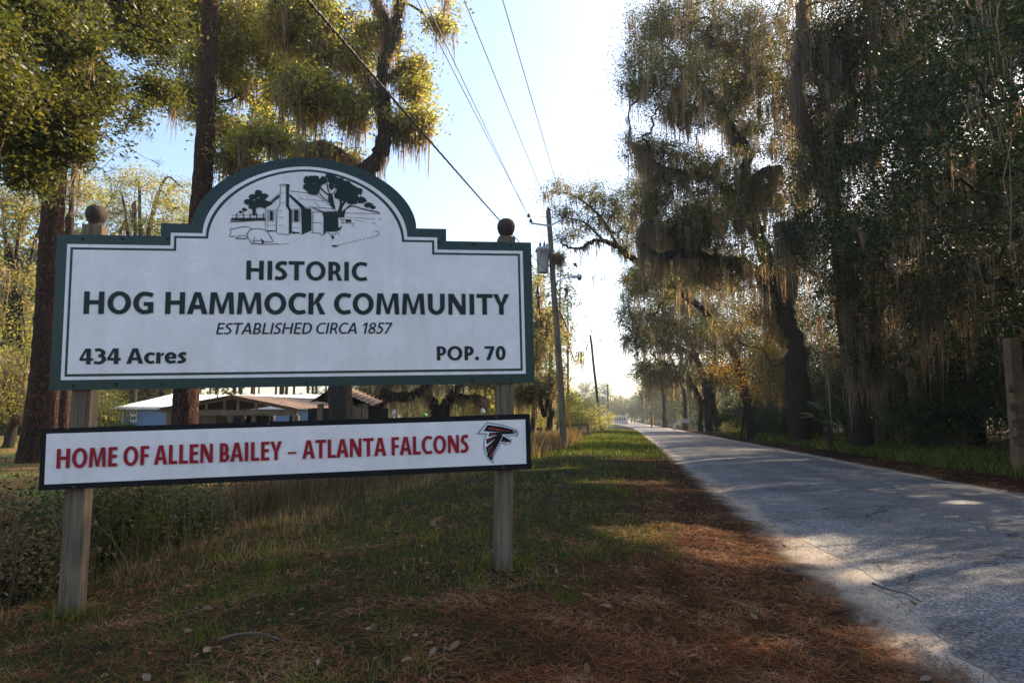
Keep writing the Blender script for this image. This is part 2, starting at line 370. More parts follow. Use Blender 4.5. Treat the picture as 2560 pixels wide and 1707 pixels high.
def build_road():
    s = np.concatenate([np.arange(-14, 40, .12), np.arange(40, 120, .6), np.arange(120, 420, 4.)])
    curve = lambda q: -.00022 * np.clip(q - 60, 0, None) ** 2
    nz = lambda q, k: (fbm(q * .45, q * 0 + k, 3) - .5) * .8 + (fbm(q * 4, q * 0 + k, 3) - .5) * .18
    L = 1.98 + nz(s, 3.3) + curve(s); Rr = 6.85 + nz(s, 9.1) * .9 + curve(s)
    us = np.array([0, .01, .03, .08, .16, .28, .4, .5, .6, .72, .84, .92, .97, .99, 1.])
    V = []
    for i, q in enumerate(s):
        for u in us:
            t_ = L[i] * (1 - u) + Rr[i] * u; x, y = road(t_, q)
            crown = .075 * (1 - (2 * u - 1) ** 4)
            V.append((x, y, gz(x, y) * (1 if q > 60 else 1) + .004 + crown * (0 if u in (0, 1) else 1)))
    n = len(us); i = np.arange(len(s) - 1)[:, None] * n; j = np.arange(n - 1)[None]
    F = np.stack([i + j, i + j + 1, i + n + j + 1, i + n + j], -1).reshape(-1, 4)
    m, t, out = new_mat('worn_asphalt'); c = oc(t)
    n3 = N(t, 'ShaderNodeTexNoise', {0: c.outputs[0], 'Scale': 140, 'Detail': 3, 'Roughness': .8})
    v = N(t, 'ShaderNodeTexVoronoi', {0: c.outputs[0], 'Scale': 62})
    n1 = N(t, 'ShaderNodeTexNoise', {0: c.outputs[0], 'Scale': .9, 'Detail': 6})
    base = mixc(t, ramp(t, n1, [(.35, (0, 0, 0)), (.65, (1, 1, 1))]), (.078, .077, .081), (.138, .134, .133))
    ag = ramp(t, v.outputs['Color'], [(.15, (.45, .45, .45)), (.5, (.95, .95, .95)), (.85, (2.3, 2.25, 2.2))])
    base = mul(t, base, ag)
    la = N(t, 'ShaderNodeAttribute', attribute_name='lat'); lr = ramp(t, la.outputs['Fac'], [(0, (1, 1, 1)), (.14, (1.08, 1.08, 1.08)), (.24, (.80, .80, .81)), (.36, (1.1, 1.1, 1.1)), (.52, (.86, .86, .87)), (.66, (1.1, 1.1, 1.1)), (.78, (.80, .80, .81)), (.9, (1.05, 1.05, 1.05))])
    base = mul(t, base, lr)
    # cracks: sparse wandering lines
    dn = N(t, 'ShaderNodeTexNoise', {0: c.outputs[0], 'Scale': 2.2, 'Detail': 5})
    ad = N(t, 'ShaderNodeVectorMath', {0: c.outputs[0], 1: dn.outputs[1]}, operation='ADD')
    cv = N(t, 'ShaderNodeTexVoronoi', {0: ad.outputs[0], 'Scale': .55}, feature='DISTANCE_TO_EDGE')
    cm = ramp(t, cv, [(0, (.10, .09, .08)), (.007, (.25, .24, .22)), (.015, (1, 1, 1))])
    cn = N(t, 'ShaderNodeTexNoise', {0: c.outputs[0], 'Scale': .35, 'Detail': 2}); cg = ramp(t, cn, [(.42, (0, 0, 0)), (.50, (1, 1, 1))])
    crk = mixc(t, cg, (1., 1., 1.), cm); base = mul(t, base, crk)
    # sand blown onto both edges
    at = N(t, 'ShaderNodeAttribute', attribute_name='edge')
    sn = N(t, 'ShaderNodeTexNoise', {0: c.outputs[0], 'Scale': 1.6, 'Detail': 9, 'Roughness': .72})
    ee = N(t, 'ShaderNodeMath', {0: sn.outputs[0], 1: -1.15, 2: .66}, operation='MULTIPLY_ADD'); e2 = N(t, 'ShaderNodeMath', {0: at.outputs['Fac'], 1: ee.outputs[0]}, operation='ADD')
    sm = N(t, 'ShaderNodeMapRange', {0: e2.outputs[0], 1: -.12, 2: .26, 3: 1, 4: 0}, interpolation_type='SMOOTHSTEP')
    grain = ramp(t, n3, [(.3, (.30, .25, .20)), (.65, (.45, .39, .33))])
    col = mixc(t, sm, base, grain)
    hb = N(t, 'ShaderNodeMath', {0: v.outputs['Distance'], 1: cm.outputs[0]}, operation='MULTIPLY')
    bp = N(t, 'ShaderNodeBump', {'Strength': .55, 'Distance': .008, 'Height': v.outputs['Distance']})
    pb = N(t, 'ShaderNodeBsdfPrincipled', {'Base Color': col.outputs[2], 'Roughness': .75, 'Normal': bp, 'Specular IOR Level': .4})
    t.links.new(pb.outputs[0], out.inputs[0])
    o = np_mesh('road', V, F, m, smooth=True)
    ed = np.tile(np.minimum(us, 1 - us) * 4.9, len(s)) ; a = o.data.attributes.new('edge', 'FLOAT', 'POINT'); a.data.foreach_set('value', ed.astype(np.float32))
    a = o.data.attributes.new('lat', 'FLOAT', 'POINT'); a.data.foreach_set('value', np.tile(us, len(s)).astype(np.float32))
    tag(o, kind='structure')
build_road()
def strip(name, pts, w, m, label, cat_, lift=.01):
    P = spline(pts, 6); V, F = tube(P, np.linspace(w, w * .35, len(P)), 6); return tag(np_mesh(name, V, F, m, smooth=True), label, cat_)
def on(px, py, dz=.0):
    g = gpt(px, py, 0); 
    for _ in range(4): g = gpt(px, py, gz(*g))
    return np.array([g[0], g[1], gz(*g) + dz])
# a few dark crack lines come from the material's colour; sticks and cones are geometry
strip('fallen_stick', [on(2005, 1348, .03), on(2040, 1362, .03), on(2080, 1373, .035), on(2118, 1388, .02)], .010, M['stick'], 'dark bent stick lying across the sand strip at the edge of the asphalt', 'stick')
strip('fallen_stick', [on(2220, 1435, .03), on(2255, 1450, .03)], .006, M['stick'], 'short straight twig on the sand nearest the bottom right', 'stick')
strip('fallen_stick', [on(500, 1478, .02), on(545, 1470, .03), on(600, 1468, .03), on(650, 1480, .02)], .012, M['stick'], 'curved dead stick in the needle litter below the left sign post', 'stick')

# ================================================================== the two-board sign
SS = 5.18
Umain = np.array([.98728, .15704, .0247]); Umain /= np.linalg.norm(Umain)
def plane_frame(c_px, S_):
    """corner pixels TL,TR,BR,BL -> origin at BL, unit axes u (right), v (up), n (to viewer), size"""
    Rr = [ray(*p) for p in c_px]; A = np.array([-Rr[1], Rr[2], -Rr[3]]).T; s = np.linalg.solve(A, -Rr[0])
    P = np.array([Rr[0], s[0] * Rr[1], s[1] * Rr[2], s[2] * Rr[3]]) * S_
    u = (P[1] - P[0] + P[2] - P[3]); W_ = np.linalg.norm(u) / 2; u /= np.linalg.norm(u)
    v = (P[0] - P[3] + P[1] - P[2]); v -= u * (u @ v); H_ = np.linalg.norm((P[0] - P[3] + P[1] - P[2])) / 2; v /= np.linalg.norm(v)
    n = np.cross(u, v)                      # away or towards?
    if n[1] > 0: n = -n
    o = P.mean(0) - u * W_ / 2 - v * H_ / 2
    return o + np.array([0, 0, CAM_H]), u, v, n, W_, H_
class Board:
    def __init__(s, c, S_): s.o, s.u, s.v, s.n, s.w, s.h = plane_frame(c, S_)
    def uv(s, px, py):
        r = ray(px, py); o = s.o - np.array([0, 0, CAM_H]); k = (o @ s.n) / (r @ s.n); p = r * k - o; return np.array([p @ s.u, p @ s.v])
    def P(s, a, b, d=0): return s.o + s.u * a + s.v * b + s.n * d
    def poly(s, pts, d):
        return ([s.P(a, b, d) for a, b in pts], [list(range(len(pts)))])
b1 = Board([(144.3, 585.7), (1329.2, 606.2), (1336, 956.5), (121.4, 975.8)], SS)
b2 = Board([(105, 1071), (1325, 1034), (1328, 1172), (95, 1226)], 4.96)
def tri_obj(name, pieces, m, parent, base, dz):
    """flat polygons (possibly concave) on a board; each piece 0.15 mm above the last so none share a plane"""
    import bmesh
    bm = bmesh.new()
    for k, pts in enumerate(pieces):
        q = [p for i, p in enumerate(pts) if np.linalg.norm(np.subtract(p, pts[i - 1])) > 1e-6]
        vs = [bm.verts.new(base.P(a, b, dz + .00015 * (k % 9))) for a, b in q]
        try: f = bm.faces.new(vs)
        except ValueError: continue
    bm.normal_update(); bmesh.ops.triangulate(bm, faces=bm.faces[:])
    bm.normal_update()
    for f in bm.faces:
        if f.normal.dot(Vector(base.n)) < 0: f.normal_flip()
    me = bpy.data.meshes.new(name); bm.to_mesh(me); bm.free(); return add_obj(name, me, m, parent)
def stroke(P, w, h, closed=False):
    """elliptical-pen stroke as quads"""
    P = np.asarray(P, float); T = (np.roll(P, -1, 0) - np.roll(P, 1, 0)) if closed else np.gradient(P, axis=0)
    T /= np.linalg.norm(T, axis=1)[:, None] + 1e-12; Nn = np.stack([-T[:, 1], T[:, 0]], 1)
    w = np.broadcast_to(w, (len(P),)); h = np.broadcast_to(h, (len(P),))
    O = Nn * np.stack([w / 2, h / 2], 1); A = P + O; B = P - O; n = len(P)
    if closed: return [[A[i], A[(i + 1) % n], B[(i + 1) % n], B[i]] for i in range(n)]
    return [list(A) + list(B[::-1])]
def arc(cx, cy, rx, ry, a0, a1, n=18):
    a = np.radians(np.linspace(a0, a1, n)); return np.stack([cx + rx * np.cos(a), cy + ry * np.sin(a)], 1)
def rect(a, b, c, d): return [(a, b), (c, b), (c, d), (a, d)]
def glyph(ch, w, h):
    r = rect
    if ch == 'H': W_ = .86; return [r(0, 0, w, 1), r(W_ - w, 0, W_, 1), r(w, .52 - h / 2, W_ - w, .52 + h / 2)], W_, .09, .09
    if ch == 'I': return [r(0, 0, w, 1)], w, .10, .10
    if ch == 'L': W_ = .60; return [r(0, 0, w, 1), r(w, 0, W_, h)], W_, .09, .02
    if ch == 'T': W_ = .80; return [r((W_ - w) / 2, 0, (W_ + w) / 2, 1 - h), r(0, 1 - h, W_, 1)], W_, .02, .02
    if ch == 'E': W_ = .60; return [r(0, 0, w, 1), r(w, 0, W_, h), r(w, 1 - h, W_ - .01, 1), r(w, .52 - h / 2, W_ - .04, .52 + h / 2)], W_, .09, .05
    if ch == 'F': W_ = .58; return [r(0, 0, w, 1), r(w, 1 - h, W_, 1), r(w, .49 - h / 2, W_ - .03, .49 + h / 2)], W_, .09, .03
    if ch == 'N': W_ = .86; a = w * .95; return [[(0, 0), (a * .9, 0), (a * .9, .62), (W_ - a * 1.15, 0), (W_, 0), (W_, 1), (W_ - a * .9, 1), (W_ - a * .9, .38), (a * 1.15, 1), (0, 1)]], W_, .09, .09
    if ch == 'M': W_ = 1.12; a = w * .92; return [[(0, 0), (a, 0), (a + .05, .74), (W_ / 2 - .42 * a, .02), (W_ / 2 + .42 * a, .02), (W_ - a - .05, .74), (W_ - a, 0), (W_, 0), (W_ - .06, 1), (W_ - .06 - 1.25 * a, 1), (W_ / 2, .30), (.06 + 1.25 * a, 1), (.06, 1)]], W_, .06, .06
    if ch == 'A': W_ = .92; a = w * 1.08; q = (W_ - a * 1.1) / 2; return [[(0, 0), (a, 0), (a + .060, .23), (W_ - a - .060, .23), (W_ - a, 0), (W_, 0), (W_ - q, 1), (q, 1)][:0] or [(0, 0), (a, 0), (W_ / 2, 1 - .20), (W_ / 2, 1), (q, 1)], [(W_, 0), (W_ - q, 1), (W_ / 2, 1), (W_ / 2, .80), (W_ - a, 0)], r(.5 * a + .13, .23, W_ - .5 * a - .13, .23 + h)], W_, .0, .0
    if ch == 'Y': W_ = .84; a = w * 1.1; c = W_ / 2; return [[(c - w / 2, 0), (c + w / 2, 0), (c + w / 2, .42), (W_, 1), (W_ - a, 1), (c, .58), (a, 1), (0, 1), (c - w / 2, .42)]], W_, .0, .0
    if ch == 'K': W_ = .80; a = w * 1.15; return [r(0, 0, w, 1), [(w, .42), (w + .03, .42), (w + .10, .52), (W_ - a, 0), (W_, 0), (w + .26, .57), (W_ - .02, 1), (W_ - a - .02, 1), (w, .54)]], W_, .09, .0
    if ch == 'U': W_ = .83; c = W_ / 2; P = np.vstack([[(w / 2, 1)], [(w / 2, .7)], arc(c, .40, c - w / 2, .40 + .015 - h / 2, 180, 360, 20), [(W_ - w / 2, .7)], [(W_ - w / 2, 1)]]); return stroke(P, w, h), W_, .085, .085
    if ch in 'O0':
        W_ = 1.0 if ch == 'O' else .68; c = W_ / 2; return stroke(arc(c, .5, c - w / 2, .515 - h / 2, 0, 351, 40), w, h, True), W_, .05, .05
    if ch in 'CG':
        W_ = .80 if ch == 'C' else .87; c = .51; e = arc(c, .5, c - w / 2, .515 - h / 2, 262, 98, 26)
        P = np.vstack([[(W_ - .02, .045 + h / 2)], [(W_ - .16, .012 + h / 2 - .005)], e[::1][0:], [(W_ - .16, .988 - h / 2 + .005)], [(W_ - .01, .945 - h / 2)]]) if ch == 'C' else \
            np.vstack([[(W_ - w / 2, .07 + h / 2)], [(W_ - .2, .02 + h / 2 - .005)], e, [(W_ - .2, .985 - h / 2)], [(W_ - .04, .93 - h / 2)]])
        # C terminals are short and nearly level; G gets a bar and spur
        ps = stroke(P, w, h)
        if ch == 'G': ps += [r(W_ - w, .05, W_, .54), r(W_ - .42, .54 - h * .95, W_ - w, .54)]
        return ps, W_, .05, (.03 if ch == 'C' else .08)
    if ch == 'S': W_ = .60; P = spline([(.0, .045 + h / 2), (.13, .0 + h / 2), (.34, .02 + h / 2), (W_ - w / 2, .27), (.36, .49), (.14, .62), (w / 2 + .01, .74), (.20, .95 - h / 2), (.38, 1 - h / 2), (W_ - .03, .955 - h / 2)], 5); return stroke(P, w, h * 1.02), W_, .05, .05
    if ch in 'DBPR':
        if ch == 'D': W_ = .83; P = np.vstack([[(w, 1 - h / 2)], arc(.34, .5, W_ - w / 2 - .34, .5 - h / 2, 90, -90, 22), [(w, h / 2)]]); return [r(0, 0, w, 1)] + stroke(P, w, h), W_, .09, .05
        bw = .62; r1 = .24; P = np.vstack([[(w, 1 - h / 2)], arc(.30, 1 - h / 2 - r1, bw - w / 2 - .30, r1, 90, -90, 14), [(w, 1 - h / 2 - 2 * r1)]])
        if ch == 'P': return [r(0, 0, w, 1)] + stroke(P, w, h), bw, .09, .03
        if ch == 'R': W_ = .72; L = spline([(.30, .46), (.44, .36), (.53, .17), (W_ - w / 2, 0)], 5); lp = stroke(L, w, h); return [r(0, 0, w, 1)] + stroke(P, w, h) + [[(.34, .47), (.46, .46), (.56, .34), (W_, 0), (W_ - w * 1.05, 0), (W_ - w * 1.05 - .06, .2), (.36, .36)]], W_, .09, .0
        r2 = (1 - h) / 2 - r1; W_ = .68; y2 = 1 - h / 2 - 2 * r1; P2 = np.vstack([[(w, y2)], arc(.32, (y2 + h / 2) / 2, W_ - w / 2 - .32, (y2 - h / 2) / 2, 90, -90, 14), [(w, h / 2)]])
        return [r(0, 0, w, 1)] + stroke(P, w, h) + stroke(P2, w, h), W_, .09, .05
    if ch == '1': W_ = .42; return [r(W_ - w, 0, W_, 1), [(0, .80), (W_ - w, 1), (W_ - w, .80), (.05, .68)]], W_, .10, .14
    if ch == '7': W_ = .66; a = w * 1.08; return [r(0, 1 - h, W_, 1), [(.10, 0), (.10 + a, 0), (W_, 1 - h), (W_ - a, 1 - h)]], W_, .04, .04
    if ch == '4': W_ = .72; x = W_ - .13 - w; return [r(x, 0, x + w, 1), r(0, .23, W_, .23 + h * .9), [(0, .23 + h * .9), (.16, .23 + h * .9), (x, .82), (x, 1), (x - .06, 1)]], W_, .02, .02
    if ch == '3': W_ = .64; P = spline([(.03, .95 - h / 2 + .02), (.25, 1 - h / 2 + .01), (W_ - w / 2 - .05, .77), (.40, .57), (.22, .53)], 6); P2 = spline([(.22, .53), (.42, .50), (W_ - w / 2, .28), (.30, h / 2 - .01), (.0, .06 + h / 2 - .02)], 6); return stroke(P, w, h) + stroke(P2, w, h), W_, .04, .04
    if ch == '5': W_ = .62; return [r(.10, 1 - h, W_ - .03, 1), r(.10, .5, .10 + w * .85, 1 - h)] + stroke(spline([(.10, .56), (.30, .60), (W_ - w / 2, .34), (.32, h / 2 - .005), (.0, .05 + h / 2)], 6), w, h), W_, .04, .04
    if ch == '8': W_ = .68; c = W_ / 2; return stroke(arc(c, .74, c - w / 2 - .035, .27 - h / 2, 0, 345, 24), w * .95, h * .9, True) + stroke(arc(c, .26, c - w / 2, .275 - h / 2, 0, 345, 24), w, h, True), W_, .04, .04
    if ch == '.': return [arc(w * .55, w * .55, w * .58, w * .58, 0, 340, 14).tolist()], w * 1.1, .06, .06
    if ch in '-': return [r(0, .30, .62, .30 + h * .62)], .62, .12, .12
    X = .72
    if ch == 'c': W_ = .56; return stroke(np.vstack([[(W_, .04 + h / 2)], arc(.36, X / 2, .36 - w / 2, X / 2 + .012 - h / 2, 280, 80, 22), [(W_, X - .04 - h / 2)]]), w, h), W_, .04, .02
    if ch == 'r': W_ = .42; return [r(0, 0, w, X), [(w * .98, .40), (w + .02, .50), (W_, .54), (W_, X + .01), (w + .10, X - .03), (w * .98, .56)]], W_, .08, .0
    if ch == 'e': W_ = .66; P = np.vstack([[(W_ - .05, .045 + h / 2)], arc(.34, X / 2, .34 - w / 2, X / 2 + .012 - h / 2, 285, 12, 26)]); return stroke(P, w, h) + [r(w * .6, .30, W_ - w * .10, .30 + h * .72)], W_, .04, .04
    if ch == 's': W_ = .48; P = spline([(.0, .035 + h / 2), (.14, h / 2 - .01), (W_ - w / 2 - .01, .20), (.24, .37), (w / 2, .52), (.26, X - h / 2 + .01), (W_ - .03, X - .03 - h / 2)], 6); return stroke(P, w * .95, h), W_, .03, .03
    return [], .25, 0, 0
def lettering(bd, txt, pL, pR, cap, m, parent, w, h, slant=0, word=.30):
    """pL, pR: pixels of the baseline at the outer left and right of the line; cap: capital height in metres"""
    a = bd.uv(*pL); b = bd.uv(*pR); pcs = []; x = 0; first = True; wi = 0; ids = []
    for i, ch in enumerate(txt):
        if ch == ' ': x += word; wi += 1; continue
        g, gw, l, r_ = glyph(ch, w, h)
        if not first: x += l
        first = False
        pcs += [[(px_ + x + slant * py_, py_) for px_, py_ in p] for p in g]; ids += [wi] * len(g)
        x += gw; last = r_; x += r_
    tot = x - last
    d = b - a; L = np.linalg.norm(d) ; d = d / L; nrm = np.array([-d[1], d[0]]); sx = L / tot
    out = [[tuple(a + d * (p[0] * sx) + nrm * (p[1] * cap)) for p in pc] for pc in pcs]
    for k in range(wi + 1): tri_obj('lettering', [p for p, q in zip(out, ids) if q == k], m, parent, bd, .0100)
sign = thing('community_sign', 'white and green arched community sign with a banner board below, on two timber posts', 'sign', (b1.P(b1.w / 2, 0)[0], b1.P(b1.w / 2, 0)[1], .1))
def outline(d):
    w, h = b1.w, b1.h
    xs = b1.uv(401.4, 588)[0]; yt = b1.uv(401.4, 558)[1]; ax = b1.uv(482, 557)[0]; bx = b1.uv(1041, 570.3)[0]; xe = b1.uv(1115.4, 572)[0]; top = b1.uv(752, 394.3)[1]
    c = (ax + bx) / 2; A = (bx - ax) / 2 - d; B = top - yt; pts = [(d, d), (w - d, d), (w - d, h - d), (xe - d, h - d), (xe - d, yt - d), (c + A, yt - d)]
    for q in np.linspace(0, math.pi, 64)[1:-1]:
        cs, sn = math.cos(q), math.sin(q); e = 2 / 1.9
        pts.append((c + A * math.copysign(abs(cs) ** e, cs), yt - d + B * sn ** e))
    pts += [(c - A, yt - d), (xs + d, yt - d), (xs + d, h - d), (d, h - d)]
    return pts
def slab(bd, pts, d0, d1, name, m, parent):
    n = len(pts); A = [bd.P(a, b, d1) for a, b in pts]; B = [bd.P(a, b, d0) for a, b in pts]
    return mixed(name, [(A + B, [list(range(n)), [n + i for i in range(n)][::-1]] + [[i, i + n, (i + 1) % n + n, (i + 1) % n] for i in range(n)])], m, parent)
upper = slab(b1, outline(0), -.020, .0, 'upper_board', M['green'], sign)
upper['label'] = 'white upper board with arched top, deep green border, cottage drawing and green lettering'
tri_obj('face_panel', [outline(.075)], M['white'], upper, b1, .002)
tri_obj('border_line', [outline(.100)], M['green'], upper, b1, .004)
tri_obj('face_panel', [outline(.119)], M['white'], upper, b1, .006)
e_ = lambda bd, x, y0, y1: abs(bd.uv(x, y0)[1] - bd.uv(x, y1)[1])
lettering(b1, 'HISTORIC', (616, 700), (918, 703), e_(b1, 640, 652, 700), M['letter'], upper, .23, .185, word=.3)
lettering(b1, 'HOG HAMMOCK COMMUNITY', (209.5, 785.2), (1274, 787), e_(b1, 700, 731, 785), M['letter'], upper, .235, .19, word=.34)
lettering(b1, 'ESTABLISHED CIRCA 1857', (540.5, 836), (976, 834), e_(b1, 760, 808, 836), M['letter'], upper, .165, .135, slant=.20, word=.30)
lettering(b1, '434 Acres', (199.5, 911), (467, 908), e_(b1, 330, 872, 911), M['letter'], upper, .235, .175, word=.28)
lettering(b1, 'POP. 70', (1092, 901), (1264, 900), e_(b1, 1180, 866, 901), M['letter'], upper, .235, .18, word=.28)
def fr(x, y, sx=4.2, ox=500, oy=380): return b1.uv(ox + x / sx, oy + y / sx)
ART = []
def fill(*p): ART.append([tuple(fr(x, y)) for x, y in p])
def line(w, *p):
    P = np.array([fr(x, y) for x, y in p]); ww = w * .00079; ART.extend(stroke(P, ww, ww))
def blob(cx, cy, rx, ry, seed, k=26, rag=.22):
    q = np.linspace(0, 2 * np.pi, k, endpoint=False); r0 = np.random.default_rng(seed); f = 1 + rag * (r0.random(k) - .5) * 2 * (np.arange(k) % 2)
    fill(*[(cx + rx * f[i] * math.cos(a), cy + ry * f[i] * math.sin(a)) for i, a in enumerate(q)])
# left tree and fence
for i, b_ in enumerate([(615, 440, 42, 40), (560, 475, 45, 30), (670, 470, 48, 32), (520, 530, 55, 34), (640, 540, 80, 50), (700, 545, 55, 28), (560, 580, 45, 30), (470, 610, 28, 18), (430, 635, 22, 14)]): blob(*b_, i)
fill((552, 590), (590, 590), (588, 660), (600, 668), (540, 668), (553, 655))
for x in (388, 460, 528, 598, 668): fill((x - 5, 645), (x + 5, 645), (x + 5, 722), (x - 5, 722))
for y in (668, 695): line(4, (335, y), (395, y + 2)); line(4, (395, y + 2), (690, y))
for i in range(34):
    x = 330 + 10.5 * i; fill((x, 702 + (i * 7) % 9), (x + 16, 698), (x + 18, 722), (x - 4, 726))
line(8, (318, 738), (400, 735), (500, 727), (680, 716))
# house
line(6, (835, 356), (840, 348), (905, 343), (942, 348), (940, 368)); line(4, (836, 366), (905, 358)); line(5, (847, 366), (840, 560), (812, 605), (805, 850), (830, 862), (935, 872))
fill((905, 345), (942, 350), (936, 420), (936, 570), (966, 615), (966, 850), (935, 872), (935, 620), (905, 575))
fill((835, 450), (670, 590), (682, 600), (838, 478)); line(4, (835, 440), (665, 580), (672, 600)); line(5, (690, 600), (688, 820), (800, 838))
for y in (540, 770): line(2.5, (705, y + 8), (800, y)); 
line(3, (708, 600), (710, 800)); line(3, (800, 600), (798, 830))
line(5, (722, 615), (722, 728), (778, 732), (780, 612), (722, 615)); fill((735, 622), (768, 622), (768, 726), (735, 722))
line(5, (942, 415), (1110, 432), (1225, 455), (1420, 605)); line(5, (935, 440), (1108, 588)); fill((938, 470), (942, 448), (1110, 592), (1068, 602))
line(5, (975, 605), (975, 740), (1048, 745), (1050, 600), (975, 605)); fill((988, 612), (1036, 612), (1036, 736), (988, 732)); line(4, (1065, 600), (1072, 860), (1050, 866), (1048, 850), (966, 840)); line(2.5, (975, 798), (1045, 802)); line(2.5, (945, 560), (1000, 575))
fill((1068, 596), (1168, 600), (1172, 640), (1172, 826), (1080, 868), (1070, 868)); line(5, (1110, 588), (1180, 582), (1400, 600)); line(3, (1030, 498), (1160, 505), (1310, 522)); line(3, (1200, 525), (1260, 585)); line(2.5, (1030, 450), (1080, 498)); line(2.5, (1120, 462), (1145, 485))
fill((1170, 592), (1195, 596), (1300, 634), (1440, 628), (1440, 650), (1300, 645)); line(4, (1180, 582), (1300, 628), (1440, 622), (1390, 596))
line(5, (1186, 640), (1186, 846), (1172, 846), (1176, 856), (1200, 852), (1270, 858), (1280, 878), (1298, 876)); line(5, (1180, 634), (1285, 636)); line(4, (1186, 745), (1282, 745))
fill((1284, 632), (1310, 645), (1448, 648), (1455, 800), (1498, 780), (1470, 825), (1400, 840), (1330, 840), (1298, 878), (1298, 700))
line(6, (1345, 845), (1398, 900)); fill((1380, 885), (1400, 878), (1412, 900), (1400, 922), (1382, 912)); line(5, (1380, 860), (1420, 872), (1432, 838)); line(5, (1432, 838), (1464, 872))
for x, y in ((850, 430), (860, 540), (830, 620), (850, 690), (850, 775)):
    for k in range(5): line(4, (x + k * 11 - 20, y + (k % 2) * 7), (x + k * 11 - 12, y + (k % 2) * 7 - 4))
fill((700, 838), (800, 838), (790, 828), (715, 826)); fill((950, 842), (1048, 850), (1040, 858), (975, 862))
# big tree
for i, b_ in enumerate([(1130, 300, 48, 42), (1200, 290, 60, 42), (1150, 370, 62, 48), (1220, 380, 48, 45), (1190, 425, 60, 30), (1300, 300, 42, 40), (1360, 255, 45, 26), (1400, 300, 55, 50), (1380, 360, 30, 42), (1470, 300, 45, 26), (1470, 360, 62, 52), (1540, 350, 50, 44), (1580, 410, 58, 56), (1500, 430, 62, 45), (1530, 490, 70, 36), (1620, 480, 52, 56), (1600, 530, 60, 26), (1665, 415, 42, 34), (1700, 510, 50, 38), (1770, 560, 46, 28), (1815, 585, 32, 18), (1440, 460, 30, 34), (1260, 330, 40, 30)]): blob(*b_, 40 + i, 24, .24)
fill((1340, 235), (1440, 270), (1560, 320), (1690, 400), (1700, 455), (1640, 440), (1500, 360), (1400, 300))
fill((1355, 440), (1390, 440), (1410, 540), (1425, 600), (1395, 600), (1370, 560), (1345, 500)); line(16, (1260, 375), (1310, 425), (1370, 470)); line(12, (1335, 340), (1345, 400), (1365, 450)); line(8, (1385, 450), (1420, 415), (1450, 405)); line(10, (1235, 410), (1290, 480), (1370, 540))
fill((1440, 640), (1460, 590), (1470, 540), (1450, 460), (1468, 460), (1490, 540), (1530, 500), (1545, 510), (1500, 580), (1490, 630), (1570, 560), (1600, 565), (1530, 610), (1515, 690), (1450, 690)); line(12, (1560, 570), (1630, 575), (1700, 600), (1780, 618), (1885, 640))
line(4, (1520, 645), (1900, 652)); line(3, (1530, 690), (1650, 695), (1840, 708)); line(3, (1620, 715), (1720, 735)); line(3, (1800, 745), (1860, 765)); line(5, (1875, 705), (1905, 712))
# cart, path, animals
line(4, *[(1497 + 10 * math.cos(a), 732 + 24 * math.sin(a)) for a in np.linspace(0, 6.28, 14)]); fill((1530, 712), (1590, 712), (1588, 742), (1530, 742)); line(4, (1460, 705), (1530, 712)); line(4, (1540, 752), (1630, 752)); line(4, (1590, 762), (1620, 788)); line(4, (1500, 745), (1540, 750))
line(5, (1840, 835), (1870, 838), (1882, 860), (1865, 880), (1840, 890)); 
for i in range(9): line(5 - i * .1, (1820 - i * 42, 895 + i * 9.5), (1795 - i * 42, 902 + i * 9.5))
fill((1380, 990), (1410, 980), (1465, 982), (1430, 998), (1400, 1000))
def cr(*p): P = spline([fr(x, y) for x, y in p], 4); ART.extend(stroke(P, .0045, .0045))
cr((345, 812), (330, 805), (322, 830), (328, 850), (315, 885), (335, 895), (365, 885), (385, 910), (400, 905), (400, 885), (460, 880), (490, 890)); cr((345, 812), (420, 795), (480, 787), (520, 798), (540, 815), (548, 800)); cr((400, 905), (450, 910), (495, 905), (500, 890)); line(3, (365, 915), (500, 920))
cr((500, 870), (520, 830), (560, 812), (630, 810), (690, 830), (730, 868), (745, 900), (770, 938), (745, 950), (700, 945), (675, 945), (655, 975), (655, 940), (640, 910)); cr((500, 870), (510, 910), (530, 940), (542, 975)); cr((500, 870), (488, 850)); cr((580, 895), (565, 930), (552, 965), (580, 968), (575, 935), (650, 935)); cr((735, 890), (755, 905), (748, 912)); line(8, (580, 966), (650, 970)); line(6, (660, 972), (760, 972), (780, 968), (850, 972)); line(3, (870, 968), (935, 966))
tri_obj('cottage_drawing', ART, M['letter'], upper, b1, .0100)
def disc(name, bd, px, py, r, m, parent, d=.004, hgt=.003):
    a = bd.uv(px, py); v, f = lathe([(r, 0), (r, hgt), (r * .6, hgt * 1.6)], bd.P(a[0], a[1], d), 10, [bd.u, bd.v, bd.n]); return mixed(name, [(v, f)], m, parent)
for px, py in ((207, 597), (306, 597), (420, 598), (184, 964), (291, 961), (405, 960), (1097, 606), (1184, 611), (1277, 614), (766, 956), (1095, 949), (1181, 949), (1278, 948)):
    disc('screw', b1, px, py, .011, M['hole'], upper, .0005, .0015)
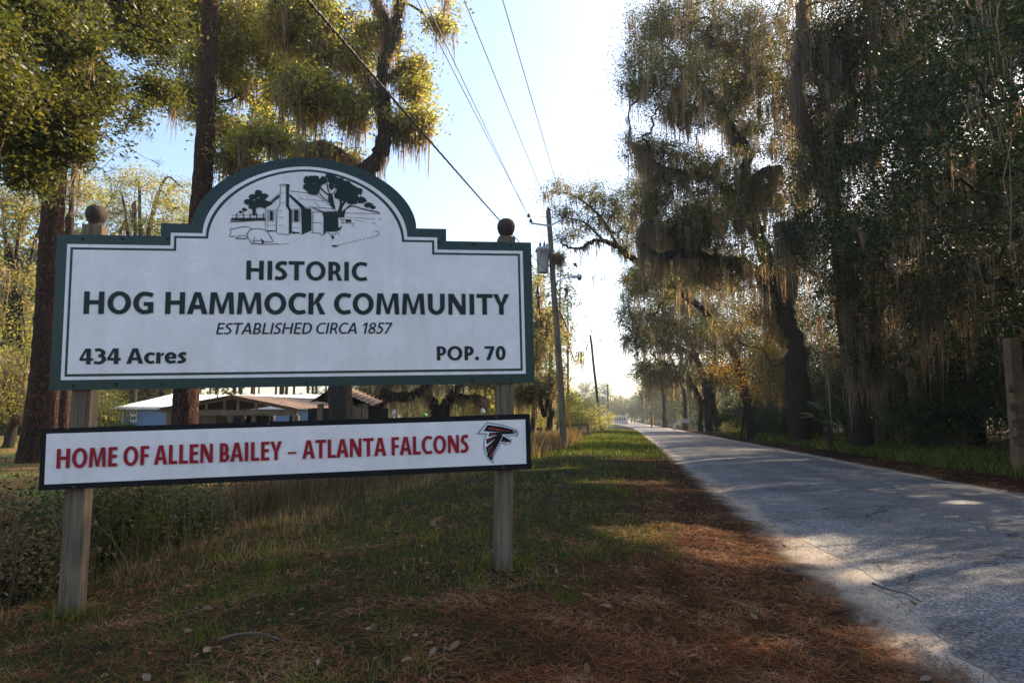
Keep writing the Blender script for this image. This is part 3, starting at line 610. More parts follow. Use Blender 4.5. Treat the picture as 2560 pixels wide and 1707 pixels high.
# lower banner
low = slab(b2, rect(0, 0, b2.w, b2.h), -.02, .0, 'lower_board', M['black'], sign)
low['label'] = 'long white lower board with black border, crimson lettering and bird head emblem'
fp = [tuple(b2.uv(*p)) for p in ((111, 1210.5), (1316, 1158.5), (1313, 1048), (116.5, 1084))]
tri_obj('face_panel', [fp], M['white'], low, b2, .002)
lettering(b2, 'HOME OF ALLEN BAILEY - ATLANTA FALCONS', (142, 1170.8), (1171.5, 1130.5), e_(b2, 650, 1103, 1150), M['crimson'], low, .25, .165, word=.30)
def fe(x, y): return tuple(b2.uv(1150 + x / 10.455, 1030 + y / 10.455))
FG = [(700, 250), (1100, 320), (1340, 395), (1470, 450), (1530, 520), (1530, 590), (1475, 660), (1430, 620), (1230, 630), (1330, 690), (1372, 750), (1330, 810), (1250, 850), (1160, 865), (1135, 825), (1060, 825), (1000, 960), (900, 1130), (870, 1210), (888, 1340), (800, 1310), (700, 1200), (630, 1040), (600, 900), (610, 760), (640, 660), (665, 590), (410, 585)]
FW = [(710, 297), (1100, 360), (1330, 430), (1440, 480), (1505, 560), (1490, 620), (1440, 590), (1130, 605), (1240, 650), (1345, 750), (1310, 795), (1240, 830), (1180, 840), (1150, 790), (1040, 790), (970, 940), (870, 1110), (840, 1200), (855, 1310), (790, 1270), (710, 1170), (665, 1030), (637, 900), (650, 750), (680, 640), (710, 548), (510, 545)]
FB = [[(715, 330), (1100, 380), (1330, 440), (1440, 490), (1500, 550), (1492, 600), (1455, 570), (1370, 568), (1070, 582), (1120, 600), (1040, 760), (860, 1110), (830, 1280), (770, 1220), (705, 1140), (720, 1060), (935, 790), (700, 1075), (680, 960), (660, 930), (720, 880), (930, 690), (690, 840), (690, 740), (680, 705), (760, 680), (980, 590), (735, 640), (770, 560), (755, 535), (1060, 520), (610, 498)], [(1120, 620), (1200, 660), (1335, 750), (1270, 800), (1275, 775), (1210, 785), (1200, 815), (1165, 775), (1055, 775)]]
FR = [[(755, 395), (1000, 440), (1320, 500), (1100, 492), (720, 435)], [(800, 560), (960, 555), (830, 600), (795, 600)], [(735, 725), (880, 668), (740, 770)], [(730, 940), (860, 810), (790, 930), (715, 985)], [(900, 920), (910, 930), (830, 1120), (800, 1175), (770, 1130)], [(1120, 740), (1230, 745), (1180, 760), (1090, 760)]]
for nm, ps, mm, dz in (('emblem', [FG], M['emgrey'], .0035), ('emblem', [FW], M['emwhite'], .005), ('emblem', FB, M['black'], .0065), ('emblem', FR, M['emred'], .009), ('emblem', [[(1370, 482), (1430, 525), (1395, 520)], [(1360, 560), (1440, 548), (1475, 530), (1490, 560), (1440, 562)]], M['emwhite'], .009)):
    tri_obj(nm, [[fe(*q) for q in p] for p in ps], mm, low, b2, dz)
for px, py in ((170, 1072), (671, 1060), (1241, 1043), (1258, 1168), (185, 1218)): disc('screw', b2, px, py, .012, M['screw'], low, .0, .004)
# posts with ball finials
def sign_post(pxb, pyb, pxt, depth_off, lab):
    bd = b1; r = ray(pxb, pyb); o = bd.o - np.array([0, 0, CAM_H]) - bd.n * .025; k = (o @ bd.n) / (r @ bd.n); foot = r * k + np.array([0, 0, CAM_H])
    hx = np.array([b1.u[0], b1.u[1], 0]); hx /= np.linalg.norm(hx); nx = np.array([-hx[1], hx[0], 0])      # nx points away from the viewer
    rt = ray(*pxt); k2 = ((o - bd.n * 0) @ bd.n) / (rt @ bd.n); top = rt * k2 + np.array([0, 0, CAM_H])
    w = .14; b = foot + nx * w / 2; t_ = np.array([top[0], top[1], top[2]]) + nx * w / 2; zb = min(b[2], gz(b[0], b[1])) - .4
    ax = (t_ - b) / np.linalg.norm(t_ - b); b = b + ax * (zb - b[2]) / ax[2]
    prof = [(zb, w), (t_[2], w)]
    V, F = beam(b, t_, w, w, nx); o1 = mixed('post', [(V, F)], None, sign); o1.data.materials.append(M['post'])
    md = o1.modifiers.new('b', 'BEVEL'); md.width = .006; md.segments = 2
    s = .048
    pr = [(w * .36, 0), (w * .36, .012), (w * .52 * .66, .02), (w * .36, .028), (w * .44, .045), (w * .53, .075), (w * .55, .10), (w * .53, .125), (w * .44, .152), (w * .28, .168), (0.001, .174)]
    V, F = lathe(pr, t_ - ax * .004, 24, [hx, nx, ax]); f = mixed('finial', [(V, F)], M['finial'], o1, True)
    return o1
sign_post(167, 1546, (229, 560), 0, 'left')
sign_post(1260, 1416, (1268, 590), 0, 'right')
settle(sign)
# ================================================================== trees
def rot_frames(n):
    d = rng.normal(size=(n, 3)); d /= np.linalg.norm(d, axis=1)[:, None]
    e = rng.normal(size=(n, 3)); e -= d * (d * e).sum(1)[:, None]; e /= np.linalg.norm(e, axis=1)[:, None]
    return d, e
def leaf_mesh(name, P, size, m, parent, aspect=.42, rv=None, droop=.0):
    """one folded rhombus per point: 2 triangles each"""
    n = len(P); d, e = rot_frames(n); d[:, 2] = d[:, 2] * .7 - droop; d /= np.linalg.norm(d, axis=1)[:, None]
    s = size * (.65 + .7 * rng.random(n))[:, None]
    V = np.stack([P, P + d * s * .5 + e * s * aspect * .5, P + d * s, P + d * s * .5 - e * s * aspect * .5], 1).reshape(-1, 3)
    F = np.arange(n * 4).reshape(n, 4)
    return np_mesh(name, V, F, m, parent, attr=np.clip(rv, 0, 1) if rv is not None else rng.random(n))
def moss_mesh(name, P, Lm, m, parent, strands=7, seg=4, w=.016, spread=.16):
    n = len(P); k = strands; N_ = n * k
    sp_ = spread * np.repeat(.5 + 1.1 * rng.random(n), k)[:, None]
    top = np.repeat(P, k, 0) + rng.normal(size=(N_, 3)) * np.hstack([sp_, sp_, sp_ * .25])
    rad_ = np.linalg.norm(top[:, :2] - np.repeat(P, k, 0)[:, :2], axis=1) / (sp_[:, 0] * 2)
    L = np.repeat(Lm * (.3 + 1.6 * rng.random(n) ** 2.4), k) * (.3 + .7 * rng.random(N_)) * np.clip(1.15 - rad_, .2, 1.1)
    ww = w * (.6 + .8 * rng.random(N_)); az = rng.random(N_) * np.pi; sd = np.stack([np.cos(az), np.sin(az), 0 * az], 1)
    step = rng.normal(size=(N_, seg + 1, 2)) * .035; step[:, 0] = 0; off = np.cumsum(step, 1)
    pts = top[:, None] + 0 * off[..., :1]; pts = np.repeat(top[:, None], seg + 1, 1).copy(); f = np.linspace(0, 1, seg + 1)
    pts[..., :2] += off * L[:, None, None] ** .5; pts[..., 2] -= L[:, None] * f; pts[..., :2] += (np.repeat(P, k, 0)[:, None, :2] - pts[..., :2]) * (f[None, :, None] * .3)
    wf = np.array([.55, 1.1, 1., .7, .08]) if seg == 4 else np.interp(f, [0, .3, 1], [.6, 1.1, .08])
    W_ = ww[:, None] * wf * (.7 + .6 * rng.random((N_, seg + 1)))
    A = pts + sd[:, None] * W_[..., None]; B = pts - sd[:, None] * W_[..., None]
    V = np.stack([A, B], 2).reshape(-1, 3); i = (np.arange(N_) * (seg + 1) * 2)[:, None] + np.arange(seg)[None] * 2
    F = np.stack([i, i + 1, i + 3, i + 2], -1).reshape(-1, 4)
    rv = np.repeat(np.repeat(rng.random(n), k) * .6 + rng.random(N_) * .4, seg)
    return np_mesh(name, V, F, m, parent, attr=rv)
def bw(dx, dy, D, rx, rz, ry): return (W(dx, dy, D), np.array([rx * D / 1568, ry, rz * D / 1568]))
GATE = .46
def in_blobs(blobs, n, shell=.5, cut=True):
    vol = np.array([b[1].prod() ** .75 for b in blobs]); k = rng.choice(len(blobs), n, p=vol / vol.sum())
    d = rng.normal(size=(n, 3)); d /= np.linalg.norm(d, axis=1)[:, None]; r = rng.random(n) ** shell
    C = np.array([b[0] for b in blobs])[k]; Rr = np.array([b[1] for b in blobs])[k]
    P = C + d * r[:, None] * Rr
    P = P[(P[:, 2] > terrain(P[:, 0], P[:, 1]) + .2)]; sc_ = 2.2 / max(b[1].max() for b in blobs) ** .5
    if GATE and len(P) > 120: P = P[fbm(P[:, 0] * .55 * sc_ + P[:, 2] * .5 * sc_ + 31, P[:, 1] * .5 * sc_ - P[:, 2] * .62 * sc_ + 57, 3) > GATE]
    if cut: P = P[~lit(P)]
    return P
def grow(limbs, cl, tip=.010, maxr=.12):
    """limbs: (pts, r0, r1). connect every cluster centre to the skeleton; returns branch tubes and twig points"""
    nodes, rad = [], []; tubes = []
    for pts, r0, r1 in limbs:
        P = spline(pts, 7); P[1:-1] += rng.normal(size=(len(P) - 2, 3)) * r0 * .12; r = np.linspace(r0, r1, len(P)) * (1 + .10 * rng.normal(size=len(P)))
        nodes += list(P[2:]); rad += list(r[2:]); tubes.append((P, np.abs(r)))
    n0 = len(nodes); cap = n0 + len(cl) * 3; X = np.zeros((cap, 3)); X[:n0] = nodes; par = -np.ones(cap, int); cnt = np.zeros(cap, int); rr = np.zeros(cap); rr[:n0] = rad; n = n0
    base = X[:n0].copy(); d0 = np.array([np.min(((base - c) ** 2).sum(1)) for c in cl]) if len(cl) else []
    br = []
    for ci in np.argsort(d0):
        c = cl[ci]; dd = ((X[:n] - c) ** 2).sum(1) + np.where(X[:n, 2] > c[2] + .3, 1.5, 0); j = int(np.argmin(dd)); a = X[j]; L = math.sqrt(((c - a) ** 2).sum())
        m1 = a + (c - a) * .36 + rng.normal(size=3) * L * .09 + [0, 0, L * .06]; m2 = a + (c - a) * .7 + rng.normal(size=3) * L * .09 + [0, 0, L * .07]
        X[n], X[n + 1], X[n + 2] = m1, m2, c; par[n], par[n + 1], par[n + 2] = j, n, n + 1; br.append((j, n, n + 1, n + 2)); n += 3
    for i in range(n - 1, n0 - 1, -1):
        cnt[i] = max(cnt[i], 1) ; p = par[i]; cnt[p] += cnt[i] if p >= n0 else 0
    r = np.where(np.arange(cap) < n0, rr, np.minimum(tip * np.sqrt(np.maximum(cnt, 1)) * 1.15, maxr))
    for b in br:
        b = list(b); q = X[b]; k = r[b].copy(); k[0] = min(k[0], k[1] * 1.25); k[-1] = max(k[-1] * .6, .004); tubes.append((q, k))
    return tubes, X[:n], n0
def tubes_obj(name, tubes, m, parent, big=10):
    out = [tube(P, r, big if max(r) > .11 else (6 if max(r) > .03 else 3)) for P, r in tubes]
    V, F = cat(out); return np_mesh(name, V, F, m, parent, smooth=True)
def make_tree(name, label, cat_, foot, limbs, blobs, ncl, per, rc, lsize, lm='oakleaf', bm_='oakbark', moss=0, mossL=.9, shell=.5, group=None, tip=.010, cut=True, mossw=.016, strands=7, aspect=.42, maxr=.12, flat=.62):
    root = thing(name, label, cat_, tuple(foot), group)
    cl = in_blobs(blobs, ncl, shell, cut); tubes, X, n0 = grow(limbs, cl, tip, maxr)
    tubes_obj('trunk', tubes, M[bm_], root)
    P = np.repeat(cl, per, 0); g = rng.normal(size=(len(P), 3)) * [rc, rc, rc * flat] * np.repeat(.6 + .8 * rng.random(len(cl)), per)[:, None]; P = P + g
    rv = np.repeat(rng.random(len(cl)), per) * .55 + rng.random(len(P)) * .45
    if cut: k = ~lit(P); P, rv = P[k], rv[k]
    tag(leaf_mesh('crown', P, lsize, M[lm], root, aspect, rv), kind='stuff')
    if moss:
        pool = np.vstack([X] + [X[:n0]] * max(1, int(len(X) / n0 * .6))); Q = pool[rng.integers(0, len(pool), moss)] + rng.normal(size=(moss, 3)) * .05
        Q = Q[Q[:, 2] > 2.2]; 
        if cut: Q = Q[~(lit(Q) | lit(Q - [0, 0, mossL * .5]) | lit(Q - [0, 0, mossL]))]
        tag(moss_mesh('hanging_moss', Q, mossL, M['moss'], root, strands, 4, mossw, spread=.16 if strands < 9 else .09), kind='stuff')
    settle(root); return root
def foot(px, py_, D, src=False):
    p = S(px, py_, D) if src else W(px, py_, D); return np.array([p[0], p[1], gz(p[0], p[1]) - .1])
def base_pts(p0, *rest): return [p0] + list(rest)
ROW = 'live oaks overhanging the right side of the road'
# --- right side: the big moss-hung oaks
WILD = False; GATE = .44
f = foot(2000, 1070, 38, True)
make_tree('live_oak', 'huge moss-hung live oak with crooked black limbs leaning out over the road', 'tree', f, [
    ([f, S(1990, 900, 38), S(1965, 780, 38), S(1950, 720, 37.5)], .62, .48),
    ([S(1950, 730, 37.5), S(1875, 668, 37), S(1800, 652, 36), S(1715, 634, 35), S(1640, 640, 34)], .42, .16),
    ([S(1952, 735, 37.5), S(1905, 610, 37), S(1862, 500, 36), S(1867, 383, 35), S(1833, 329, 35), S(1802, 264, 34.5), S(1745, 200, 34)], .42, .12),
    ([S(1965, 770, 38), S(1998, 560, 38), S(2000, 380, 38), S(1995, 230, 38), S(2013, 70, 38), S(2030, -60, 38)], .38, .03),
    ([S(1996, 225, 38), S(1930, 185, 37), S(1850, 130, 36), S(1760, 90, 35)], .2, .08),
    ([S(1864, 470, 35.5), S(1905, 430, 35), S(1950, 418, 34.5)], .22, .12), ([S(1825, 530, 36), S(1880, 500, 36), S(1950, 490, 36)], .2, .12),
    ([S(1640, 640, 34), S(1600, 600, 34), S(1610, 560, 34), S(1650, 555, 34)], .16, .06),
    ([S(1860, 500, 36), S(1760, 440, 35), S(1660, 420, 34), S(1590, 360, 33)], .2, .06)],
    [bw(1500, 60, 34, 75, 90, 4.5), bw(1600, 90, 36, 120, 120, 5), bw(1480, 200, 33, 60, 80, 4), bw(1560, 250, 34, 110, 100, 5), bw(1500, 330, 34, 70, 60, 4), bw(1600, 400, 36, 140, 110, 5), bw(1490, 470, 36, 50, 60, 3.5), bw(1700, 200, 37, 130, 190, 5), bw(1720, 450, 37, 120, 110, 5), bw(1560, 540, 36, 110, 50, 4), bw(1460, 230, 33, 30, 22, 2), bw(1450, 130, 33, 26, 22, 2), bw(1700, 620, 37, 130, 60, 4), bw(1620, 520, 35, 90, 60, 4), bw(1840, 640, 38, 90, 90, 4), bw(1800, 780, 40, 80, 80, 3.5), bw(1860, 300, 38, 90, 200, 4), bw(1790, 60, 37, 120, 90, 4), bw(1690, 730, 39, 110, 80, 3), bw(1800, 860, 40, 60, 60, 3), bw(1600, 640, 38, 70, 40, 3), bw(1870, 820, 37, 70, 70, 3)],
    5200, 78, .36, .11, moss=4000, mossL=2.1, shell=.6, mossw=.013, strands=13)
GATE = .40
f = foot(2155, 1085, 29, True)
make_tree('live_oak', 'dark live oak curtained in long moss, between the crooked oak and the slatted post', 'tree', f, [
    ([f, S(2130, 860, 29), S(2105, 640, 28.5), S(2080, 470, 28), S(2078, 385, 28), S(2095, 300, 28)], .5, .3),
    ([S(2078, 390, 28), S(2144, 366, 27.5), S(2200, 356, 27), S(2290, 330, 26)], .24, .1), ([S(2095, 305, 28), S(2180, 210, 27), S(2260, 120, 26), S(2330, 20, 25)], .22, .08),
    ([S(2085, 450, 28), S(2030, 330, 27), S(1990, 220, 26.5), S(1998, 100, 26), S(2010, -60, 26)], .13, .04), ([S(2110, 650, 28.5), S(2200, 560, 27), S(2320, 520, 26)], .22, .08), ([S(2100, 600, 28.5), S(2010, 560, 27), S(1940, 560, 26)], .16, .07)],
    [bw(1900, 150, 27, 110, 170, 3.5), bw(2010, 90, 27, 130, 120, 4), bw(1880, 400, 27, 80, 130, 3), bw(1960, 520, 27, 130, 80, 3.5), bw(2100, 250, 26, 120, 110, 3.5), bw(2080, 480, 26, 120, 100, 3.5), bw(2230, 120, 26, 120, 120, 4), bw(1820, 560, 27, 60, 60, 3), bw(1940, 680, 27, 110, 80, 3), bw(2060, 700, 26, 110, 90, 3), bw(1990, 820, 27, 90, 70, 2.5), bw(2200, 640, 25, 110, 90, 3), bw(2280, 420, 25, 90, 120, 3)],
    3600, 68, .36, .10, lm='darkleaf', moss=3800, mossL=2.5, shell=.6, mossw=.012, strands=13)
WILD = True; GATE = .30
f = foot(1728, 970, 48)
make_tree('live_oak', 'live oak reaching one long thin limb over the road towards the transformer pole', 'tree', f, [
    ([f, W(1700, 850, 48), W(1640, 740, 48), W(1540, 650, 47.5), W(1453, 594, 47), W(1423, 572, 47), W(1386, 553, 46.5), W(1356, 557, 46), W(1326, 572, 46), W(1290, 560, 46)], .36, .06),
    ([W(1423, 572, 47), W(1380, 500, 46), W(1320, 450, 45.5), W(1260, 440, 45)], .12, .04), ([W(1386, 553, 46.5), W(1340, 510, 46), W(1290, 500, 45)], .09, .04), ([W(1540, 650, 47.5), W(1500, 560, 47), W(1470, 480, 47)], .2, .07)],
    [bw(1262, 445, 45, 34, 22, 1.6), bw(1310, 430, 45, 45, 28, 2), bw(1300, 480, 45, 42, 30, 2), bw(1370, 450, 46, 50, 34, 2.4), bw(1340, 520, 46, 60, 30, 2), bw(1420, 490, 46, 50, 55, 2.5), bw(1440, 560, 47, 34, 40, 2), bw(1265, 505, 45, 20, 16, 1.2), bw(1470, 430, 47, 40, 60, 3), bw(1480, 640, 47, 60, 50, 3), bw(1290, 548, 46, 28, 14, 1.5), bw(1560, 600, 48, 80, 90, 4)],
    1100, 46, .34, .125, moss=420, mossL=1.2, mossw=.024, cut=False)
GATE = .40
f = foot(1775 / K, 1064 / K, 78)
make_tree('live_oak', 'many-stemmed live oak with pale hanging moss, beyond the autumn leaves', 'tree', f, [
    ([f, S(1765, 980, 78), S(1745, 900, 78), S(1700, 800, 77)], .5, .2), ([f + [1, 0, 0], S(1780, 980, 78), S(1790, 880, 77), S(1780, 760, 76)], .45, .2), ([S(1790, 860, 77), S(1755, 825, 76), S(1714, 818, 75), S(1660, 780, 74)], .3, .1),
    ([S(1745, 900, 78), S(1690, 860, 76), S(1640, 850, 74)], .24, .1), ([f + [-1, .3, 0], S(1750, 1000, 78), S(1720, 940, 77)], .3, .2)],
    [bw(1455, 660, 66, 36, 34, 4), bw(1445, 720, 66, 30, 34, 3.5), bw(1465, 780, 68, 34, 40, 4), bw(1475, 850, 72, 30, 30, 4), bw(1530, 650, 70, 90, 60, 5), bw(1540, 760, 72, 90, 80, 5), bw(1530, 860, 74, 70, 34, 4), bw(1640, 720, 76, 90, 110, 5), bw(1650, 860, 78, 70, 30, 4), bw(1480, 600, 62, 40, 40, 4), bw(1560, 560, 64, 70, 50, 4), bw(1640, 620, 66, 70, 60, 4)],
    3400, 46, .5, .19, moss=1300, mossL=2.4, mossw=.026, strands=12, cut=False)
for k_, (px, D, lab, bl) in enumerate([(1713, 93, 'straight-trunked oak beside the road, right of the grey utility box', [bw(1570, 870, 93, 50, 34, 4), bw(1510, 820, 93, 44, 60, 4), bw(1600, 780, 93, 60, 60, 4), bw(1500, 740, 93, 50, 60, 4), bw(1560, 690, 93, 60, 60, 4)]),
        (1661, 118, 'farthest slim oak of the roadside row, left of the grey utility box', [bw(1510, 860, 118, 34, 40, 5), bw(1545, 900, 118, 24, 20, 4), bw(1490, 900, 118, 26, 18, 4)]),
        (2240, 52, 'shadowed oak standing deep in the dark wood on the right', [bw(2060, 640, 52, 120, 120, 6), bw(1950, 700, 52, 90, 70, 5), bw(2200, 560, 50, 120, 120, 6), bw(2200, 760, 50, 100, 60, 5)])]):
    f = foot(px / K, 1066 / K, D)
    top = W(px / K - 10, 860, D)
    make_tree('live_oak', lab, 'tree', f, [([f, (f + top) / 2 + [.3, 0, 0], top], .4, .25)] + [([top + [0, 0, -1.2], (top + b[0]) / 2, b[0]], .2, .08) for b in bl], bl, 220, 40, .7, .26, moss=420, mossL=1.8, mossw=.035, cut=False)
# --- oaks just outside the right edge, whose crowns reach in and shade the foreground
GATE = .30
for (x, y, h, lab, n) in [(16.4, 20, 16.5, 'dark-leaved oak at the right edge, boughs hanging over the slatted timber post', 1300), (14.3, 12.3, 14.0, 'oak beyond the right edge of the view, second nearest the camera', 850), (21.5, 16.5, 18, 'oak beyond the right edge, set back behind the nearest ones', 420), (12.5, 5.5, 11, 'oak beyond the right edge of the view, nearest the camera', 420)]:
    f = np.array([x, y, gz(x, y) - .1])
    bl = [(np.array([x + dx, y + dy, h * dz]), np.array([2.6, 2.6, 1.7])) for dx, dy, dz in [(0, 0, .85), (-3.2, .5, .72), (-4.5, -1.5, .56), (3, 1, .7), (0, -3.4, .68), (-1, 3.6, .7), (-2.6, 3, .50), (2, -3, .5), (-5.2, 1.8, .45), (-3, -3.6, .48), (-2, 0, .36)]]
    if h == 16.5: bl += [(np.array(q), np.array([2.6, 2.4, 1.6])) for q in ((12.6, 18.6, 15.3), (14.5, 22, 17), (11.6, 17, 14.3), (15.5, 25, 18.5), (12.5, 23.5, 18), (16.5, 21.5, 17.5))]
    if h == 14.0: bl += [(np.array(q), np.array([2.6, 2.4, 1.6])) for q in ((13, 15.2, 12), (14.2, 17.2, 14), (12, 13.4, 10.6), (10.2, 11.6, 9.2), (15.5, 15, 13.5), (10.5, 13.5, 10.8))]
    tp = f + [0.3, 0.2, h * .45]; n = int(n * 1.55)
    clear = lambda b: not lit(spline([tp - [0, 0, .5], (tp + b[0]) / 2 + [0, 0, .5], b[0]], 8)).any()
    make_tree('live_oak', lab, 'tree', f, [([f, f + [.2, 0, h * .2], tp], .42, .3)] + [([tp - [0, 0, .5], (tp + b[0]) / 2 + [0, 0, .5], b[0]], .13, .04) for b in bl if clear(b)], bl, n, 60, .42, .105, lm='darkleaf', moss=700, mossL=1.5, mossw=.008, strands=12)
# --- oaks behind the viewpoint that shade the sign from the open sky
for (x, y, h, lab) in [(15, -9, 12, 'oak behind the viewpoint, across the road')]:
    f = np.array([x, y, gz(x, y) - .1]); bl = [(np.array([x + dx, y + dy, h * dz]), np.array([3.2, 3.2, 1.8])) for dx, dy, dz in [(0, 0, .85), (-3, .5, .62), (3, 1, .62), (0, -3, .6), (0, 3, .7)]]
    make_tree('live_oak', lab, 'tree', f, [([f, f + [.2, 0, 3], f + [.3, .2, h * .5]], .42, .3)], bl, 260, 60, .5, .16, lm='darkleaf', moss=120, mossL=1.3)
# --- the shadowed wood behind them
def dark_proto(h, r):
    r0 = thing('evergreen_oak', 'x', 'tree', (0, 0, 0), 'shadowed evergreens filling the wood on the right')
    V, F = tube(np.array([[0, 0, -.3], [.1, 0, h * .25], [.3, .1, h * .6]]), [.22, .18, .08], 7); np_mesh('trunk', V, F, M['oakbark'], r0, smooth=True)
    n = int(330 * max(1, r / 3.4) ** 1.6); d = rng.normal(size=(n, 3)); d /= np.linalg.norm(d, axis=1)[:, None]; q = rng.random(n)[:, None] ** .5; cl = d * q * [r, r, h * .46] + [0, 0, h * .52]
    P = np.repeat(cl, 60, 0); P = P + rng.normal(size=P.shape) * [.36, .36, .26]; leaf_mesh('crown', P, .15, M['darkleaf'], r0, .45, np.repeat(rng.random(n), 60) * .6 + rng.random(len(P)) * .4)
    tag(r0.children[-1], kind='stuff'); moss_mesh('hanging_moss', cl[rng.integers(0, n, 300)], 1.5, M['moss'], r0, 6, 4, .018); return r0
dp = [dark_proto(7.0, 3.2), dark_proto(6.0, 3.4), dark_proto(11, 4.0)]
DL = ['right behind the slatted timber post', 'above the slatted timber post', 'behind the moss-curtained oak', 'between the two biggest oaks', 'behind the crooked oak', 'behind the fan palm', 'behind the autumn leaves', 'deep behind the many-stemmed oak', 'far back beyond the slatted timber post', 'far back beyond the moss-curtained oak', 'in the second rank behind the moss-curtained oak', 'in the second rank behind the crooked oak', 'in the second rank behind the autumn leaves', 'just right of the many-stemmed oak', 'just behind the straight-trunked roadside oak', 'in the third rank behind the moss-curtained oak', 'in the third rank behind the crooked oak', 'in the third rank behind the many-stemmed oak', 'in the second rank behind the straight-trunked oak', 'in the gloom right of the moss-curtained oak', 'in the fourth rank behind the moss-curtained oak', 'in the fourth rank behind the crooked oak', 'in the fourth rank behind the autumn leaves', 'at the very back beyond the moss-curtained oak', 'at the very back beyond the crooked oak', 'at the very back beyond the many-stemmed oak', 'at the very back beyond the slatted timber post']
spots = [(15.5, 14), (14.5, 18.5), (17.5, 27), (14.5, 24), (14, 30), (16, 35), (14.5, 41), (14, 53), (20, 20), (21, 26), (22, 33), (22, 41), (20, 50), (14, 62), (13.5, 72), (27, 30), (28, 40), (19, 60), (18, 75), (24, 24), (25, 36), (30, 48), (26, 56), (33, 33), (34, 60), (24, 68), (30, 24)]
for i, (t_, s_) in enumerate(spots):
    x, y = road(t_, s_); o = dp[i] if i < 3 else copy_tree(dp[i % 3]); s = 1 + .12 * rng.normal(); o.scale = (s, s, s); o.rotation_euler.z = rng.random() * 6.28; o.location = (x, y, gz(x, y))
    o['label'] = ('tall ' if i % 3 == 2 else 'low ' if i % 3 == 1 else '') + 'shadowed evergreen ' + DL[i]
big = dark_proto(18, 6.0); bl_ = ['tallest evergreen behind the crooked oak', 'tallest evergreen between the two biggest oaks', 'tallest evergreen behind the moss-curtained oak', 'tallest evergreen behind the autumn leaves', 'tallest evergreen far behind the fan palm', 'tallest evergreen behind the slatted timber post', 'tallest evergreen behind the many-stemmed oak']
for i, (t_, s_) in enumerate([(19, 47), (20, 38), (22, 30), (18, 60), (30, 52), (27, 22), (18, 82)]):
    x, y = road(t_, s_); o = big if i == 0 else copy_tree(big); o.location = (x, y, gz(x, y)); o.rotation_euler.z = i * 1.7; o['label'] = bl_[i]
# --- autumn tree
f = foot(1700, 975, 44)
make_tree('autumn_tree', 'small tree with golden orange leaves under the moss, at the edge of the wood', 'tree', f, [([f, W(1710, 920, 44), W(1700, 860, 44), W(1690, 800, 43)], .09, .03), ([f + [.4, 0, 0], W(1740, 900, 44), W(1760, 800, 43), W(1770, 720, 43)], .08, .03)],
    [bw(1655, 850, 43, 40, 16, 1), bw(1690, 830, 43, 50, 20, 1), bw(1730, 740, 43, 60, 26, 1), bw(1690, 875, 43, 34, 12, .8), bw(1750, 700, 43, 60, 24, 1), bw(1780, 800, 43, 60, 50, 1.4), bw(1740, 890, 43, 50, 40, 1.2), bw(1800, 900, 43, 50, 30, 1.2)], 190, 30, .36, .10, lm='gold', cut=False, aspect=.6)
# --- left side
def pine(label, spine, r0, crown_z, shrink=.8, n=60, D0=18, moss=0):
    f = spine[0]; root = thing('pine_tree', label, 'tree', tuple(f), 'tall pines on the bank left of the ditch')
    P = spline(spine, 60 // (len(spine) - 1)); r = np.interp(np.linspace(0, 1, len(P)), [0, .03, .12, 1], [r0 * 1.35, r0 * 1.12, r0, r0 * shrink]); nseg = 44
    V, F = tube(P, r, nseg); V = V.reshape(len(P), nseg, 3)
    # plated bark: cells stretched along the trunk, pushed out from the cracks
    cv = np.zeros((len(P), nseg)); L = np.concatenate([[0], np.cumsum(np.linalg.norm(np.diff(P, axis=0), axis=1))])
    for i in range(len(P)):
        for j in range(nseg):
            a = j / nseg * 2 * math.pi; d = mnoise.voronoi(Vector((math.cos(a) * r0 * 8, math.sin(a) * r0 * 8, L[i] * 3.0)))[0]; cv[i, j] = min(1, (d[1] - d[0]) * 3)
    nrm = V - P[:, None]; nrm /= np.linalg.norm(nrm, axis=2)[..., None]; V = V + nrm * (cv[..., None] * .035 - .02)
    np_mesh('trunk', V.reshape(-1, 3), F, M['pinebark'], root, smooth=False)
    if moss:
        i = rng.integers(len(P) // 3, len(P), moss); a = rng.normal(size=(moss, 3)) * [1, 1, .1] * r0 * .8; tag(moss_mesh('hanging_moss', P[i] + a + SUN * r0 * .4, 1.1, M['moss'], root, 7, 4, .012), kind='stuff')
    tp = P[-1]; cl = tp + rng.normal(size=(n, 3)) * [1.8, 1.8, 1.3] + [0, 0, 1.0]; tubes, X, n0 = grow([([tp - [0, 0, .8], tp, tp + [0, 0, 2.5]], r0 * shrink, .05)], cl); tubes_obj('branches', tubes, M['pinebark'], root)
    Q = np.repeat(cl, 50, 0); d, e = rot_frames(len(Q)); leaf_mesh('crown', Q + d * .1, .24, M['needle'], root, .06)
    settle(root); return root
def gnd(p, D):
    x, y = W(p, 975, D)[:2]; return np.array([x, y, gz(x, y) - .1])
pine('tall pine with plated reddish bark, left of the signboard and partly behind its edge', [gnd(78, 18), W(98, 850, 18), W(112, 620, 18), W(128, 400, 18), W(145, 130, 18), W(160, -160, 18)], .29, 0, .82, moss=22)
pine('tall dark pine rising behind the left shoulder of the signboard arch', [gnd(422, 17), W(428, 900, 17), W(450, 600, 17), W(464, 430, 17), W(477, 190, 17), W(490, -190, 17)], .30, 0, .62, moss=40)
pine('sunlit pine seen in the gap just right of the leftmost pine', [gnd(122, 27), W(124, 900, 27), W(130, 600, 27), W(140, 300, 27)], .26, 0, .8, n=40)
pine('thin brown leaning tree between the sunlit pine and the left sign post', [gnd(146, 25), W(150, 900, 25), W(156, 700, 25), W(160, 500, 25)], .17, 0, .8, n=20)
GATE = .475
f = gnd(778, 18)
